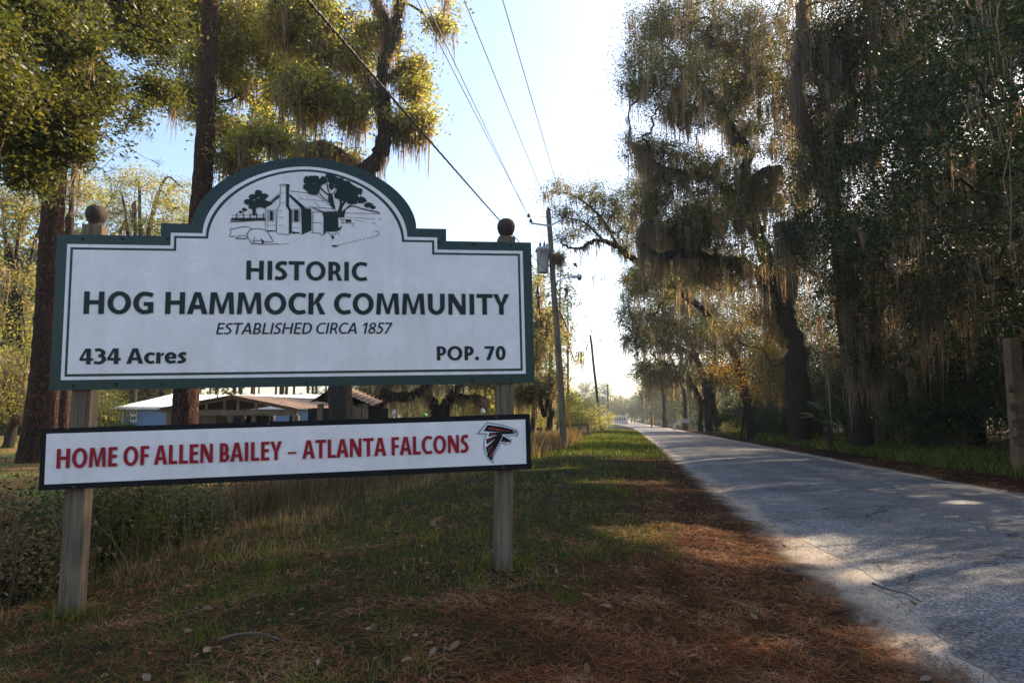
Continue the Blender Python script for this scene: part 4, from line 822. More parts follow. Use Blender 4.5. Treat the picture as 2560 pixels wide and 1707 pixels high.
make_tree('laurel_oak', 'tall crooked oak hung with sunlit moss, rising behind the arch of the signboard', 'tree', f, [
    ([f, W(782, 900, 18), W(790, 700, 18.3), W(822, 520, 18.6), W(845, 400, 19), W(880, 335, 19), W(884, 250, 19), W(872, 175, 19), W(905, 80, 19), W(925, -30, 19), W(930, -140, 19)], .31, .12),
    ([W(905, 85, 19), W(880, 30, 19), W(860, -20, 19)], .12, .06), ([W(884, 250, 19), W(850, 200, 19), W(830, 150, 19), W(790, 90, 19)], .10, .05),
    ([W(845, 400, 19), W(800, 360, 19), W(740, 330, 18.5), W(690, 340, 18)], .10, .05), ([W(878, 190, 19), W(930, 150, 19), W(970, 130, 19)], .06, .03), ([W(884, 280, 19), W(930, 290, 19), W(980, 290, 19)], .05, .02)],
    [bw(1010, 20, 19, 55, 30, 1.0), bw(955, 210, 19, 34, 20, .7), bw(975, 270, 19, 34, 16, .6), bw(1000, 30, 19, 50, 26, .9), bw(940, 20, 19, 50, 40, 1.2), bw(860, 40, 19, 70, 50, 1.6), bw(780, 120, 19, 80, 60, 1.8), bw(700, 60, 19, 100, 60, 1.8), bw(950, 160, 19, 30, 20, .7), bw(930, 285, 19, 42, 20, .8), bw(960, 300, 19, 24, 12, .5), bw(900, 350, 19, 30, 20, .7), bw(720, 230, 19, 90, 60, 1.8), bw(640, 340, 18, 100, 34, 1.5), bw(810, 260, 19, 40, 50, 1.2), bw(760, 350, 19, 60, 30, 1.2), bw(540, 380, 18, 50, 30, 1.0)],
    1500, 56, .22, .115, lm='brightleaf', bm_='greybark', moss=1500, mossL=1.2, mossw=.012, strands=14, cut=False, flat=.85)
f = gnd(430, 22)
make_tree('laurel_oak', 'oak with a forked dark limb and yellow-lit leaves, above the left of the arch', 'tree', f, [
    ([f, W(434, 900, 22), W(560, 640, 22), W(690, 500, 22), W(705, 400, 22), W(640, 320, 22), W(600, 245, 22), W(555, 215, 22), W(510, 160, 22)], .24, .10), ([W(600, 248, 22), W(625, 200, 22), W(650, 180, 22), W(640, 100, 22), W(650, 20, 22)], .12, .05), ([W(555, 215, 22), W(530, 120, 22), W(560, 10, 22)], .10, .05)],
    [bw(560, 60, 21, 90, 70, 2), bw(480, 60, 21, 70, 60, 1.8), bw(640, 130, 21, 80, 60, 2), bw(520, 150, 21, 70, 40, 1.6), bw(600, 210, 21, 50, 30, 1.4), bw(640, 300, 21, 60, 40, 1.6), bw(420, 40, 20, 60, 50, 1.6), bw(520, 280, 22, 40, 60, 1.4), bw(720, 20, 21, 60, 40, 1.6), bw(430, 140, 20, 60, 50, 1.5), bw(440, 230, 21, 50, 50, 1.3), bw(560, 310, 22, 60, 34, 1.5)],
    1300, 56, .23, .12, lm='brightleaf', moss=800, mossL=1.0, mossw=.012, strands=14, cut=False, flat=.85)
GATE = .37
f = np.array([-12.2, 9.0, gz(-12.2, 9) - .1])
make_tree('laurel_oak', 'near oak whose dark leafy bough fills the top left corner', 'tree', f, [
    ([f, f + [.3, .3, 3], f + [.8, .8, 5.5], W(-120, 60, 11), W(40, 120, 12), W(190, 160, 12.5), W(290, 200, 13)], .34, .04), ([f + [.8, .8, 5.5], W(-60, 240, 10.5), W(40, 260, 11), W(150, 280, 11.5)], .14, .03), ([f + [.6, .6, 5], W(-60, 0, 11), W(60, -20, 11), W(200, 20, 12)], .14, .03)],
    [bw(60, 60, 10.5, 110, 90, 1.6), bw(30, 220, 10.5, 90, 90, 1.3), bw(150, 250, 11, 90, 70, 1.2), bw(230, 180, 11.5, 90, 60, 1.2), bw(180, 90, 12, 110, 80, 1.5), bw(300, 90, 13, 70, 70, 1.3), bw(120, 320, 11, 80, 34, 1.0), bw(260, 270, 12, 60, 40, .9), bw(60, 400, 11, 40, 40, .7), bw(350, 200, 13.5, 50, 40, .9), bw(320, 20, 13, 90, 50, 1.4), bw(-60, 140, 9.5, 120, 160, 1.5), bw(20, 330, 10.5, 60, 50, 1.0), bw(-200, 100, 8.5, 200, 170, 2)],
    2000, 84, .15, .095, lm='oakleaf', moss=300, mossL=.75, mossw=.008, strands=9, cut=False, tip=.006, shell=.7)
GATE = .40
# pale sunlit trees beyond the ditch
for (lab, tr, bl, n, mat) in [
    ('pale yellow sunlit tree behind the left post finial, between two big pine trunks', (300, 44), [bw(320, 420, 44, 90, 60, 2.5), bw(240, 480, 44, 70, 60, 2.5), bw(400, 480, 44, 60, 60, 2.5), bw(300, 520, 44, 110, 40, 2.5), bw(420, 430, 45, 30, 26, 2), bw(260, 600, 44, 60, 60, 3)], 420, 'paleleaf'),
    ('yellow-green sunlit tree at the left edge, behind the leftmost pine', (30, 34), [bw(20, 560, 34, 50, 60, 2), bw(60, 640, 34, 50, 60, 2), bw(10, 720, 34, 60, 60, 2), bw(70, 480, 34, 60, 50, 2), bw(180, 440, 36, 50, 50, 2), bw(0, 460, 34, 50, 50, 2), bw(60, 780, 34, 40, 50, 1.6)], 420, 'paleleaf'),
    ('low pale bush heap at the left edge beyond the ditch', (20, 27), [bw(30, 850, 27, 60, 60, 1.5), bw(0, 920, 26, 50, 40, 1.2), bw(60, 910, 27, 34, 40, 1.0)], 200, 'paleleaf'),
    ('golden mossy tree behind the right edge of the signboard', (1215, 50), [bw(1235, 650, 50, 24, 30, 1.6), bw(1245, 720, 50, 34, 40, 2), bw(1270, 790, 50, 40, 40, 2.2), bw(1225, 800, 50, 40, 50, 2.2), bw(1310, 770, 50, 20, 10, 1), bw(1320, 830, 50, 22, 14, 1), bw(1240, 860, 50, 40, 30, 2), bw(1290, 860, 50, 30, 20, 1.4), bw(1150, 700, 52, 80, 100, 3), bw(1150, 860, 52, 60, 40, 3)], 420, 'paleleaf'),
    ('dark low-hanging oak between the right sign post and the transformer pole', (1252, 40), [bw(1250, 890, 40, 44, 24, 1.5), bw(1215, 905, 40, 40, 16, 1.3), bw(1275, 860, 40, 20, 26, 1.2), bw(1190, 890, 40, 40, 20, 1.2)], 150, 'oakleaf')]:
    f = gnd(*tr); c = bl[0][0]
    make_tree('oak_tree', lab, 'tree', f, [([f, (f + c) / 2 + [.4, 0, .4], c], .22, .1)] + [([(f + c) / 2, (c + b[0]) / 2, b[0]], .12, .04) for b in bl[1:]], bl, n, 46, .42, .15 if tr[1] > 30 else .09, lm=mat, moss=(n if 'moss' in lab or 'dark' in lab else 90), mossL=1.7, mossw=.026, cut=False)
# two crooked live oaks seen in the gap under the signboard
f = foot(928 / K, 1043 / K, 36)
make_tree('live_oak', 'live oak with one thick level limb, seen under the signboard right of the barn', 'tree', f, [([f, S(932, 1030, 36), S(948, 1007, 36), S(966, 994, 36), S(1000, 990, 36), S(1030, 989, 36), S(1054, 974, 36), S(1075, 955, 36), S(1110, 920, 36)], .36, .16), ([S(948, 1005, 36), S(955, 985, 36), S(975, 955, 36), S(990, 900, 36)], .2, .1)],
    [bw(880, 860, 36, 60, 40, 2.5), bw(980, 850, 36, 80, 36, 2.5), bw(830, 900, 36, 30, 16, 1.5)], 170, 46, .4, .12, moss=520, mossL=1.0, mossw=.02, cut=False)
f = foot(1088 / K, 1043 / K, 38)
make_tree('live_oak', 'forked live oak with spreading crooked arms, seen under the signboard left of the right post', 'tree', f, [([f, S(1090, 1035, 38), S(1085, 1010, 38), S(1070, 985, 38), S(1060, 950, 38), S(1050, 900, 38)], .36, .16), ([f + [.7, 0, 0], S(1112, 1020, 38), S(1125, 1000, 38), S(1136, 978, 38), S(1152, 955, 38), S(1170, 900, 38)], .34, .14), ([S(1134, 985, 38), S(1160, 992, 38), S(1190, 989, 38), S(1206, 997, 38), S(1215, 1001, 37)], .18, .05)],
    [bw(1060, 850, 38, 80, 40, 2.5), bw(1130, 860, 38, 60, 40, 2.5)], 170, 46, .4, .12, moss=700, mossL=1.3, mossw=.022, cut=False)
# --- shrubs and saplings
def shrub(label, x, y, h, r, m='darkleaf', n=46, per=46, ls=.06, rc=.16, name='shrub', group=None, z=None):
    z0 = gz(x, y) if z is None else z; f = np.array([x, y, z0 - .05])
    bl = [(np.array([x + a * r * .5, y + b * r * .5, z0 + h * c]), np.array([r * .55, r * .55, h * .33])) for a, b, c in [(0, 0, .7), (-1, .2, .5), (1, 0, .5), (0, 1, .45), (0, -1, .35), (.5, .5, .25)]]
    return make_tree(name, label, 'tree' if name != 'shrub' else 'shrub', f, [([f, f + [r * .1 * (k - 1), .05 * k, h * .3], f + [r * .35 * (k - 1), .1 * k, h * .6]], .03, .012) for k in range(3)], bl, n, per, rc, ls, lm=m, cut=False, tip=.004, group=group)
def at(dx, D): return W(dx, 975, D)[:2]
DI = 'shrubs filling the ditch behind the sign'
for dx, D, h, r, m, lab in [(-20, 5.6, 1.5, .9, 'brush', 'dark brown shrub at the bottom left corner, left of the left sign post'), (70, 7.2, 1.3, .8, 'darkleaf', 'dark green shrub just left of the left sign post under the banner board'),
        (265, 7.4, 1.25, .55, 'oakleaf', 'yellow-green lit shrub just right of the left sign post'), (200, 9.5, 1.3, 1.0, 'brush', 'brown shrub under the left end of the banner board'),
        (400, 8.6, 1.15, .55, 'darkleaf', 'feathery dark green shrub under the word of the banner'), (480, 11.5, 1.3, 1.0, 'brush', 'low brown bush left of the pale dry stems'),
        (620, 12.5, 1.3, .9, 'brush', 'brown bush right of the pale dry stems'), (740, 15, 1.2, 1.0, 'brush', 'brown bush under the middle of the banner board'), (860, 17, 1.25, 1.0, 'darkleaf', 'rounded dark bush below the banner board'),
        (975, 18.5, 1.3, .9, 'oakleaf', 'green bush with a few sunlit leaves, left of the right sign post'), (1060, 20.5, 1.3, 1.1, 'darkleaf', 'dark bush immediately left of the right sign post'), (30, 6.4, 1.5, .9, 'darkleaf', 'dark leafy shrub at the left edge under the banner board'), (150, 8.4, 1.5, 1.0, 'darkleaf', 'dark shrub behind the left sign post'), (60, 10, 1.6, 1.3, 'brush', 'brown thicket behind the shrub at the left edge'), (310, 10.5, 1.3, 1.0, 'darkleaf', 'dark shrub between the left post and the dry stalks'), (560, 14.5, 1.3, 1.1, 'darkleaf', 'dark green bush behind the pale dry stems'), (330, 13.5, 1.2, 1.3, 'brush', 'broad brown thicket on the far side of the ditch')]:
    x, y = at(dx, D); q_ = rng.uniform(.6, 1.25); GATE = .43; shrub(lab, x, y, h * q_, r * rng.uniform(.75, 1.1), m, group=DI, n=130, rc=.2, ls=.045 if m == 'brush' else .055)
GATE = .30
for dx, D, h, r, m, lab in [(1330, 62, 4.2, 2.0, 'brightleaf', 'bright yellow-green sapling beyond the transformer pole'), (1300, 66, 5.5, 2.4, 'paleleaf', 'taller sunlit sapling behind the transformer pole'), (1365, 78, 3.0, 2.4, 'brightleaf', 'low sunlit bush left of the second utility pole'),
        (1215, 70, 4.5, 3.0, 'brightleaf', 'sunlit bush mass right of the right sign post'), (235, 40, 3.2, 1.6, 'oakleaf', 'dark green bush left of the blue house'), (180, 44, 4.0, 2.0, 'darkleaf', 'young evergreen just left of the blue house wall'),
        (1080, 75, 5, 4, 'brightleaf', 'sunlit thicket behind the forked oak'), (960, 80, 5, 4, 'paleleaf', 'pale thicket behind the level-limbed oak')]:
    x, y = at(dx, D); shrub(lab, x, y, h, r, m, n=90, per=46, ls=.16 if D > 50 else .11, rc=.35, name='sapling', group='sunlit saplings and bushes beyond the ditch')
UN = 'dark undergrowth along the right side of the road'
k_ = 0
for t_, s_, h, r, lab in [(13.2, 17, 3.6, 2.2, 'dark evergreen bush behind the slatted timber post'), (13.4, 23, 3.2, 1.8, 'dark bush left of the slatted timber post'), (13.5, 25, 4.2, 2.4, 'tall dark bush in the shade at the right'), (12.2, 29, 3.0, 1.9, 'dark bush with a few sun flecks'), (12.8, 33, 4.0, 2.2, 'dark bush right of the fan palm'),
        (13.0, 40, 3.8, 2.4, 'dark bush behind the fan palm'), (12.0, 46, 3.4, 2.2, 'brownish bush left of the fan palm'), (11.5, 52, 3.0, 2.0, 'low bush below the autumn leaves'), (11.2, 60, 2.6, 2.0, 'low bush at the foot of the many-stemmed oak'), (16, 28, 6, 3, 'tall evergreen deeper in the wood'), (17, 36, 6, 3, 'tall evergreen behind the undergrowth'), (11, 100, 2.6, 2.6, 'small bush beside the far oaks'), (18, 22, 6.5, 3, 'tallest evergreen at the far right'), (10.6, 33.5, 2.6, 1.7, 'bush standing in front of the moss-curtained oak trunk'), (10.9, 27.5, 2.4, 1.6, 'low bush behind the strip of bright grass'), (10.4, 42, 2.8, 1.8, 'bush at the foot of the crooked oak'), (11.4, 38, 5.0, 2.6, 'tall bush hiding the foot of the crooked oak'), (11.8, 44, 5.5, 2.8, 'tall bush behind the autumn leaves'), (12.5, 54, 5.5, 3, 'tall bush left of the autumn leaves'), (11.6, 31, 4.5, 2.4, 'tall bush hiding the foot of the moss-curtained oak'), (10.6, 48, 2.6, 1.8, 'bush between the fan palm and the autumn leaves'), (10.2, 56, 2.4, 1.8, 'bush left of the autumn leaves'), (11, 72, 3.0, 2.2, 'bush at the foot of the straight-trunked oak')]:
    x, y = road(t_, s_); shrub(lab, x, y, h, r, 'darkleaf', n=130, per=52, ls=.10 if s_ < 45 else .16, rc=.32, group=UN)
x, y = road(9.6, 62); shrub('bright green sunlit weed clump at the foot of the many-stemmed oak', x, y, 1.3, 1.2, 'brightleaf', n=60, ls=.12)
# --- background woods: a few kinds, copied
def proto_pine(h, seed):
    r0 = thing('pine_tree', 'slim straight pine in the wood behind the houses', 'tree', (0, 0, 0), 'pines in the wood beyond the houses')
    V, F = tube(np.array([[0, 0, -.3], [.1, 0, h * .3], [.05, .1, h * .7], [0, 0, h]]), [.19, .16, .12, .03], 7); np_mesh('trunk', V, F, M['pinebark'], r0, smooth=True)
    n = 46; q = rng.random(n); cl = np.stack([rng.normal(size=n) * 1.3 * (1.2 - q), rng.normal(size=n) * 1.3 * (1.2 - q), h * (.6 + .4 * q)], 1)
    P = np.repeat(cl, 24, 0); P = P + rng.normal(size=P.shape) * [.4, .4, .25]; leaf_mesh('crown', P, .42, M['farleaf'], r0, .3); return r0
def proto_round(h, r, mat, lab, grp, name='oak_tree', low=.15):
    r0 = thing(name, lab, 'tree', (0, 0, 0), grp)
    V, F = tube(np.array([[0, 0, -.3], [.1, 0, h * .25], [.3, .1, h * .6]]), [.3, .24, .1], 7); np_mesh('trunk', V, F, M['oakbark'], r0, smooth=True)
    n = 120; d = rng.normal(size=(n, 3)); d /= np.linalg.norm(d, axis=1)[:, None]; q = rng.random(n)[:, None] ** .4; cl = d * q * [r, r, h * (1 - low) / 2] + [0, 0, h * (1 + low) / 2]
    P = np.repeat(cl, 44, 0); P = P + rng.normal(size=P.shape) * [.6, .6, .4]; leaf_mesh('crown', P, .42, M[mat], r0, .5, np.repeat(rng.random(n), 44) * .6 + rng.random(len(P)) * .4); return r0
_used = set()
def scatter(protos, spots, jit=.15, label=None, group=None):
    for i, (x, y) in enumerate(spots):
        p_ = protos[i % len(protos)]; o = p_ if p_.name not in _used else copy_tree(p_); _used.add(p_.name)
        if label: o['label'] = label[i] if isinstance(label, list) else label
        if group: o['group'] = group
        o.location = (x, y, gz(x, y)); o.rotation_euler.z = rng.random() * 6.28; s = 1 + jit * rng.normal(); o.scale = (s, s, s * (1 + .08 * rng.normal()))
pp = [proto_pine(17, 1), proto_pine(20, 2), proto_pine(15, 3)]
sp = []
for i in range(110):
    D = 58 + 50 * rng.random(); dx = rng.uniform(-60, 1330)
    if 700 < dx < 1330 and D < 75: D += 25
    x, y = at(dx, D); 
    if tl(x, y) < -6: sp.append((x, y))
scatter(pp, sp)
pr = [proto_round(12, 4.6, 'farleaf', 'rounded grey-green tree in the far tree line', 'trees of the far tree line', low=.05), proto_round(15, 4.6, 'farleaf', 'rounded grey-green tree in the far tree line', 'trees of the far tree line', low=.05), proto_round(10, 5.5, 'oakleaf', 'rounded grey-green tree in the far tree line', 'trees of the far tree line', low=.0)]
sp = []
for i in range(34): sp.append(at(1180 + 420 * (i + rng.random()) / 34, 285 + 50 * rng.random()))         # closes the end of the lane
scatter(pr, sp, .2, 'hazy grey-green tree in the line closing the end of the lane', 'trees closing the end of the lane'); sp = []
for i in range(26): x, y = road(rng.uniform(22, 46), 24 + 8 * i + rng.random() * 6); sp.append((x, y))       # right wood
for i in range(12): x, y = road(rng.uniform(10, 18), 125 + 14 * i); sp.append((x, y))
scatter(pr, sp, .2, 'grey-green tree far back in the wood right of the road', 'trees far back in the wood right of the road'); sp = []
for i in range(40): x, y = road(rng.uniform(-70, -16) if i % 2 else rng.uniform(-60, -30), 105 + 7 * i * .9 + rng.random() * 6); sp.append((x, y))
for i in range(14): sp.append(at(-100 + 60 * i * .6, 60 + 10 * rng.random()))
scatter(pr, sp, .2, 'grey-green tree in the wood left of the lane, beyond the houses', 'trees in the wood left of the lane')
pb_ = [proto_round(6, 3.2, 'brightleaf', 'low sunlit tree at the edge of the wood beyond the houses', 'low trees beyond the houses', low=.0)]
sp = [at(a, D) for a, D in [(200, 55), (120, 52), (820, 84), (1010, 88), (1120, 70), (1180, 84), (60, 50), (-40, 48), (1240, 92), (1290, 110)]]
scatter(pb_, sp, .2, ['low sunlit tree ' + q for q in ('left of the blue house', 'behind the sunlit pine at the left', 'behind the right end of the blue house', 'behind the level-limbed oak', 'behind the forked oak', 'behind the right sign post', 'just right of the leftmost pine', 'at the far left edge', 'right of the low-hanging dark oak', 'behind the sunlit saplings by the transformer pole')])
# --- fan palm
def fan_palm(x, y, h, R_, n, label, seed):
    z = gz(x, y); root = thing('fan_palm', label, 'palm', (x, y, z)); V, F = tube(np.array([[x, y, z - .1], [x + .05, y, z + h * .5], [x, y, z + h]]), [.12, .11, .10], 9); np_mesh('trunk', V, F, M['greybark'], root, smooth=True)
    for k in range(n):
        az = k / n * 6.283 + rng.random() * .4; el = rng.uniform(-.3, 1.2); d = np.array([math.cos(az) * math.cos(el), math.sin(az) * math.cos(el), math.sin(el)]); c = np.array([x, y, z + h]); st = c + d * R_ * .45
        side = np.cross(d, [0, 0, 1.]); side /= np.linalg.norm(side); up = np.cross(side, d); pcs = [beam(c, st, .02, .02)]
        for q in np.linspace(-1.25, 1.25, 17):
            dd = d * math.cos(q) + side * math.sin(q); tipp = st + dd * R_ * .6 * (1 - .12 * q * q) - [0, 0, .10 * R_]; m_ = st + dd * R_ * .3; w = up * .012 + np.cross(dd, up) * .022
            pcs.append((np.array([st, m_ + w, tipp, m_ - w]), [(0, 1, 2, 3)]))
        mixed('frond', pcs, M['palm'], root)
    settle(root); return root
x, y = S(2072, 1050, 31)[:2]; fan_palm(x, y, 1.35, 1.35, 14, 'fan palm with spiky fronds in the undergrowth at the right edge of the road', 1)
x, y = at(292, 24); fan_palm(x, y, .35, 1.0, 9, 'low spiky palmetto in front of the blue house', 2)
# --- air
def haze():
    o = mixed('haze', [boxv((0, 190, 13), 700, 520, 30)], None, None); m = bpy.data.materials.new('hazy_air'); m.use_nodes = True; t = m.node_tree; t.nodes.clear(); out = t.nodes.new('ShaderNodeOutputMaterial')
    v = N(t, 'ShaderNodeVolumePrincipled', {'Color': (.86, .90, .95, 1), 'Density': .00045, 'Anisotropy': .35}); t.links.new(v.outputs[0], out.inputs['Volume']); o.data.materials.append(m); tag(o, 'thin sunlit air over the lane and the far tree line', 'haze', kind='stuff')
haze()
# ================================================================== utility poles and wires
def pole(label, base, top, r0, r1, m='pole', n=14):
    root = thing('utility_pole', label, 'utility pole', tuple(base)); V, F = tube(np.linspace(base, top, 9) + rng.normal(size=(9, 3)) * [.012, .012, 0], np.linspace(r0, r1, 9), n); o = np_mesh('shaft', V, F, M[m], root, smooth=True); V2, F2 = lathe([(r1, 0), (r1 * .9, .02), (.001, .03)], top, n); mixed('pole_top', [(V2, F2)], M[m], root); return root
def ins(c, s, ax=None):
    return lathe([(.03, 0), (.085, .02), (.09, .05), (.045, .07), (.075, .09), (.075, .115), (.03, .14), (.045, .16), (.02, .19)], c, 12, ax)
PB = S(1412, 1118, 31); PB[2] = gz(PB[0], PB[1]) - .2; PT = S(1371, 527, 31)
p1 = pole('tall leaning wooden utility pole with a grey transformer and a lamp arm', PB, PT, .17, .115)
def onp(z): k = (z - PB[2]) / (PT[2] - PB[2]); return PB + (PT - PB) * k
ck = S(1374, 567, 31); cz = ck[2]
La = S(1327, 558, 30.9); Ra = S(1414, 545, 31.2); mid = onp(cz) - [0, .14, 0]
V1 = beam(La, mid, .07, .07); V2 = beam(mid, Ra, .07, .07); mixed('cross_arm', [V1, V2], M['galv'], p1)
LI = La + [0, 0, .03]; RI = Ra + [0, 0, .03]
mixed('insulator', [ins(LI, 1)], M['porcelain'], p1); mixed('insulator', [ins(RI, 1)], M['porcelain'], p1); mixed('insulator', [ins(PT, 1)], M['porcelain'], p1); mixed('insulator', [ins(La + [-.10, -.25, .20], 1)], M['porcelain'], p1)
# transformer
tc = S(1357, 682, 30.85); tt = S(1359, 617, 30.85); h = tt[2] - tc[2]; rr_ = .30
V, F = lathe([(rr_ * .86, 0), (rr_ * .90, .03), (rr_, h * .86), (rr_ * 1.06, h * .87), (rr_ * 1.07, h * .91), (rr_ * .9, h * .97), (rr_ * .3, h)], tc, 28); tr = mixed('transformer', [(V, F)], M['tank'], p1, True); tr['label'] = 'grey bucket-shaped transformer with bushings on top'
for dx, dy, s in ((-.12, -.1, 1.3), (.08, .05, 1.5), (.2, -.02, 1.1)):
    V, F = lathe([(.035, 0), (.05, .03), (.03, .05), (.05, .08), (.03, .10), (.045, .13), (.02, .16), (.012, .24)], tc + [dx, dy, h * .96], 10); V = (V - (tc + [dx, dy, h * .96])) * s + (tc + [dx, dy, h * .96]); mixed('bushing', [(V, F)], M['porcelain'], tr)
for sx in (-.31, .12): mixed('bushing', [lathe([(.03, 0), (.055, .03), (.03, .05), (.04, .08), (.001, .1)], tc + [sx, -.22, h * .78], 10, [[1, 0, 0], [0, 0, 1], [0, -1, 0]])], M['porcelain'], tr)
mixed('bracket', [beam(tc + [.2, .1, h * .3], onp(tc[2] + h * .3), .08, .08), beam(tc + [.2, .1, h * .75], onp(tc[2] + h * .75), .08, .08)], M['galv'], p1)
def wire(name, pts, r, m, parent, k=8, n=5):
    P = spline(pts, k) if len(pts) > 2 else np.linspace(pts[0], pts[1], 12); V, F = tube(P, r, n); return np_mesh(name, V, F, m, parent, smooth=True)
for pts in ([tc + [-.12, -.1, h * 1.2], tc + [0, -.1, h * 1.35], onp(tc[2] + h * 1.5)], [tc + [-.31, -.25, h * .8], tc + [-.55, -.1, h * .5], tc + [-.35, -.2, h * .1], onp(tc[2] - .1)], [tc + [-.05, -.32, h * .8], tc + [-.2, -.34, h * .3], tc + [-.2, -.3, 0]],
            [tc + [-.2, -.3, h * .85], tc + [.2, -.35, h * .62], onp(tc[2] + h * .6)], [onp(tc[2] + h * .55) + [.17, -.1, 0], onp(tc[2] + .2) + [.42, -.1, 0], onp(tc[2] - .3) + [.45, -.1, 0], onp(tc[2] - .7) + [.2, -.1, 0]]): wire('jumper_wire', pts, .012, M['cable'], p1)
# lamp arm
a0 = S(1392, 716, 30.9); pts = [a0, S(1393, 706, 30.8), S(1402, 699, 30.7), S(1418, 694, 30.6), S(1430, 693, 30.5)]
wire('lamp_arm', pts, .028, M['galv'], p1); lh = S(1430, 692, 30.5)
lamp = mixed('lamp_head', [(lambda q: (q[0], q[1]))(beam(lh, lh + [.30, -.05, 0], .10, .12)), lathe([(.10, 0), (.13, .02), (.12, .12), (.07, .16)], lh + [.33, -.05, -.08], 14), lathe([(.03, 0), (.03, .08), (.001, .09)], lh + [.28, -.05, .06], 8)], M['galv'], p1)
mixed('lamp_glass', [lathe([(.001, -.1), (.08, -.08), (.10, 0)], lh + [.33, -.05, -.08], 14)], M['glass'], p1)
# moss tuft on the wires
mt_ = moss_mesh('hanging_moss', np.array([S(1394, 640, 30.8) + rng.normal(size=3) * [.12, .1, .15] for _ in range(46)]), .8, M['moss'], p1, 8, 4, .02); mt_['kind'] = 'stuff'
settle(p1)
for (px, py_, D, L_) in ((1416, 722, 30, .55), (1437, 660, 30, .5)):
    o = moss_mesh('moss_strand', np.array([S(px, py_, D) + rng.normal(size=3) * [.03, .03, .05] for _ in range(5)]), L_, M['moss'], None, 8, 4, .022, spread=.04); tag(o, 'small wisp of moss hanging %s the lamp arm' % ('below' if py_ > 700 else 'above'), 'moss')
    tp = S(px, py_, D); wire('moss_thread', [tp, tp + [0, 0, 1.2]], .004, M['wire'], o)
P2B = S(1503, 1082, 86); P2B[2] = gz(P2B[0], P2B[1]) - .2; P2T = S(1476, 838, 86)
p2 = pole('second utility pole, dark and leaning left, beside the verge', P2B, P2T, .19, .14, 'darkpole', 10)
c2 = P2T - [0, 0, 1.0]; mixed('cross_arm', [beam(c2 + [-1.0, -.15, .1], c2 + [1.3, -.15, .25], .09, .09)], M['galv'], p2)
for q in (-1.0, 1.3): mixed('insulator', [ins(c2 + [q, -.15, .2], 1)], M['porcelain'], p2)
mixed('fuse_cutout', [beam(c2 + [-.4, -.15, -.2], c2 + [-.55, -.15, -.9], .14, .14)], M['porcelain'], p2); settle(p2)
P3B = S(1521, 1060, 168); P3B[2] = gz(P3B[0], P3B[1]); P3T = S(1519, 962, 168)
p3 = pole('third utility pole with a small transformer, far down the verge', P3B, P3T, .22, .17, 'darkpole', 8); mixed('transformer', [lathe([(.35, 0), (.4, .9), (.1, 1.0)], P3T - [.5, 0, 2.6], 10)], M['tank'], p3); settle(p3)
P4B = S(1527, 1058, 235); P4B[2] = gz(P4B[0], P4B[1]); p4 = pole('faint farthest utility pole in front of the tree line', P4B, S(1526, 990, 235), .22, .17, 'pole', 6); settle(p4)
p5b = S(1629, 1065, 112); p5b[2] = gz(p5b[0], p5b[1]); p5 = pole('thin pale pole with a yellow sleeve right of the road', p5b, S(1629, 985, 112), .13, .10, 'pole', 6)
mixed('yellow_sleeve', [tube(np.array([S(1632.5, 1064, 111), S(1632, 1036, 111)]), .12, 8)], M['yellow'], p5); settle(p5)
# conductors
GRP = 'wires strung from pole to pole'
def conductor(label, A, Bpx, Bd, r, ext=1.35, m='wire', twist=False, sag=.25):
    A = np.asarray(A); B = W(Bpx[0], Bpx[1], Bd); E_ = A + (B - A) * ext; q = np.linspace(0, 1, 60)[:, None]; P = A + (E_ - A) * q; P[:, 2] -= (sag * 4 * q * (1 - q))[:, 0]
    if not twist: V, F = tube(P, r, 5); o = np_mesh('overhead_wire', V, F, M[m], None, smooth=True)
    else:
        L = np.linspace(0, 1, 900)[:, None]; P = A + (E_ - A) * L; P[:, 2] -= (sag * 4 * L * (1 - L))[:, 0]; D_ = np.linalg.norm(E_ - A); out = []
        root = thing('service_cable', label, 'cable', tuple(A))
        for k in range(3):
            ph = L[:, 0] * D_ / .32 * 2 * math.pi / 1.0 + k * 2.094; Q = P + np.stack([np.cos(ph) * r, 0 * ph, np.sin(ph) * r], 1); V, F = tube(Q, r * (.95 if k else .55), 6); np_mesh('strand', V, F, M[m], root, smooth=True)
        settle(root); return root
    return tag(o, label, 'wire')
conductor('thick black twisted service cable running from the transformer over the sign', onp(S(1378, 690, 31)[2]) - [.1, .15, 0], (725, 0), 5.0, .0085, 1.25, 'cable', True, .12)
conductor('left thin wire of the close pair, ending at the left insulator', LI + [0, 0, .18], (972, 18), 11, .010, sag=.1)
conductor('right thin wire of the close pair', LI + [.05, .1, -.1], (982, 14), 11.2, .010, sag=.0)
conductor('thin wire from the pole top rising to the top edge, middle of the sky', PT + [0, 0, .18], (1068, 0), 11, .010, sag=.05)
conductor('rightmost thin wire rising from the right insulator to the top edge', RI + [0, 0, .18], (1156, 0), 11, .010, sag=.05)
def span(label, A, B, sag, r=.009):
    q = np.linspace(0, 1, 30)[:, None]; P = np.asarray(A) * (1 - q) + np.asarray(B) * q; P[:, 2] -= (4 * sag * q * (1 - q))[:, 0]; V, F = tube(P, r, 4); return tag(np_mesh('overhead_wire', V, F, M['wire'], None, smooth=True), label, 'wire')
span('upper wire between the first and second poles', PT + [0, 0, .15], P2T + [0, 0, .1], .8); span('lower wire between the first and second poles', onp(tc[2] - .2), P2T - [0, 0, 2.4], 1.4, .014)
span('wire between the second and third poles', P2T, P3T, 1.0); span('low wire sagging right from the second pole', P2T - [0, 0, 3], S(1700, 1010, 150), 2.0)
span('wire crossing the road from the transformer pole into the oaks', onp(S(1395, 684, 31)[2]) + [.2, 0, 0], S(1760, 700, 40), .25, .011)
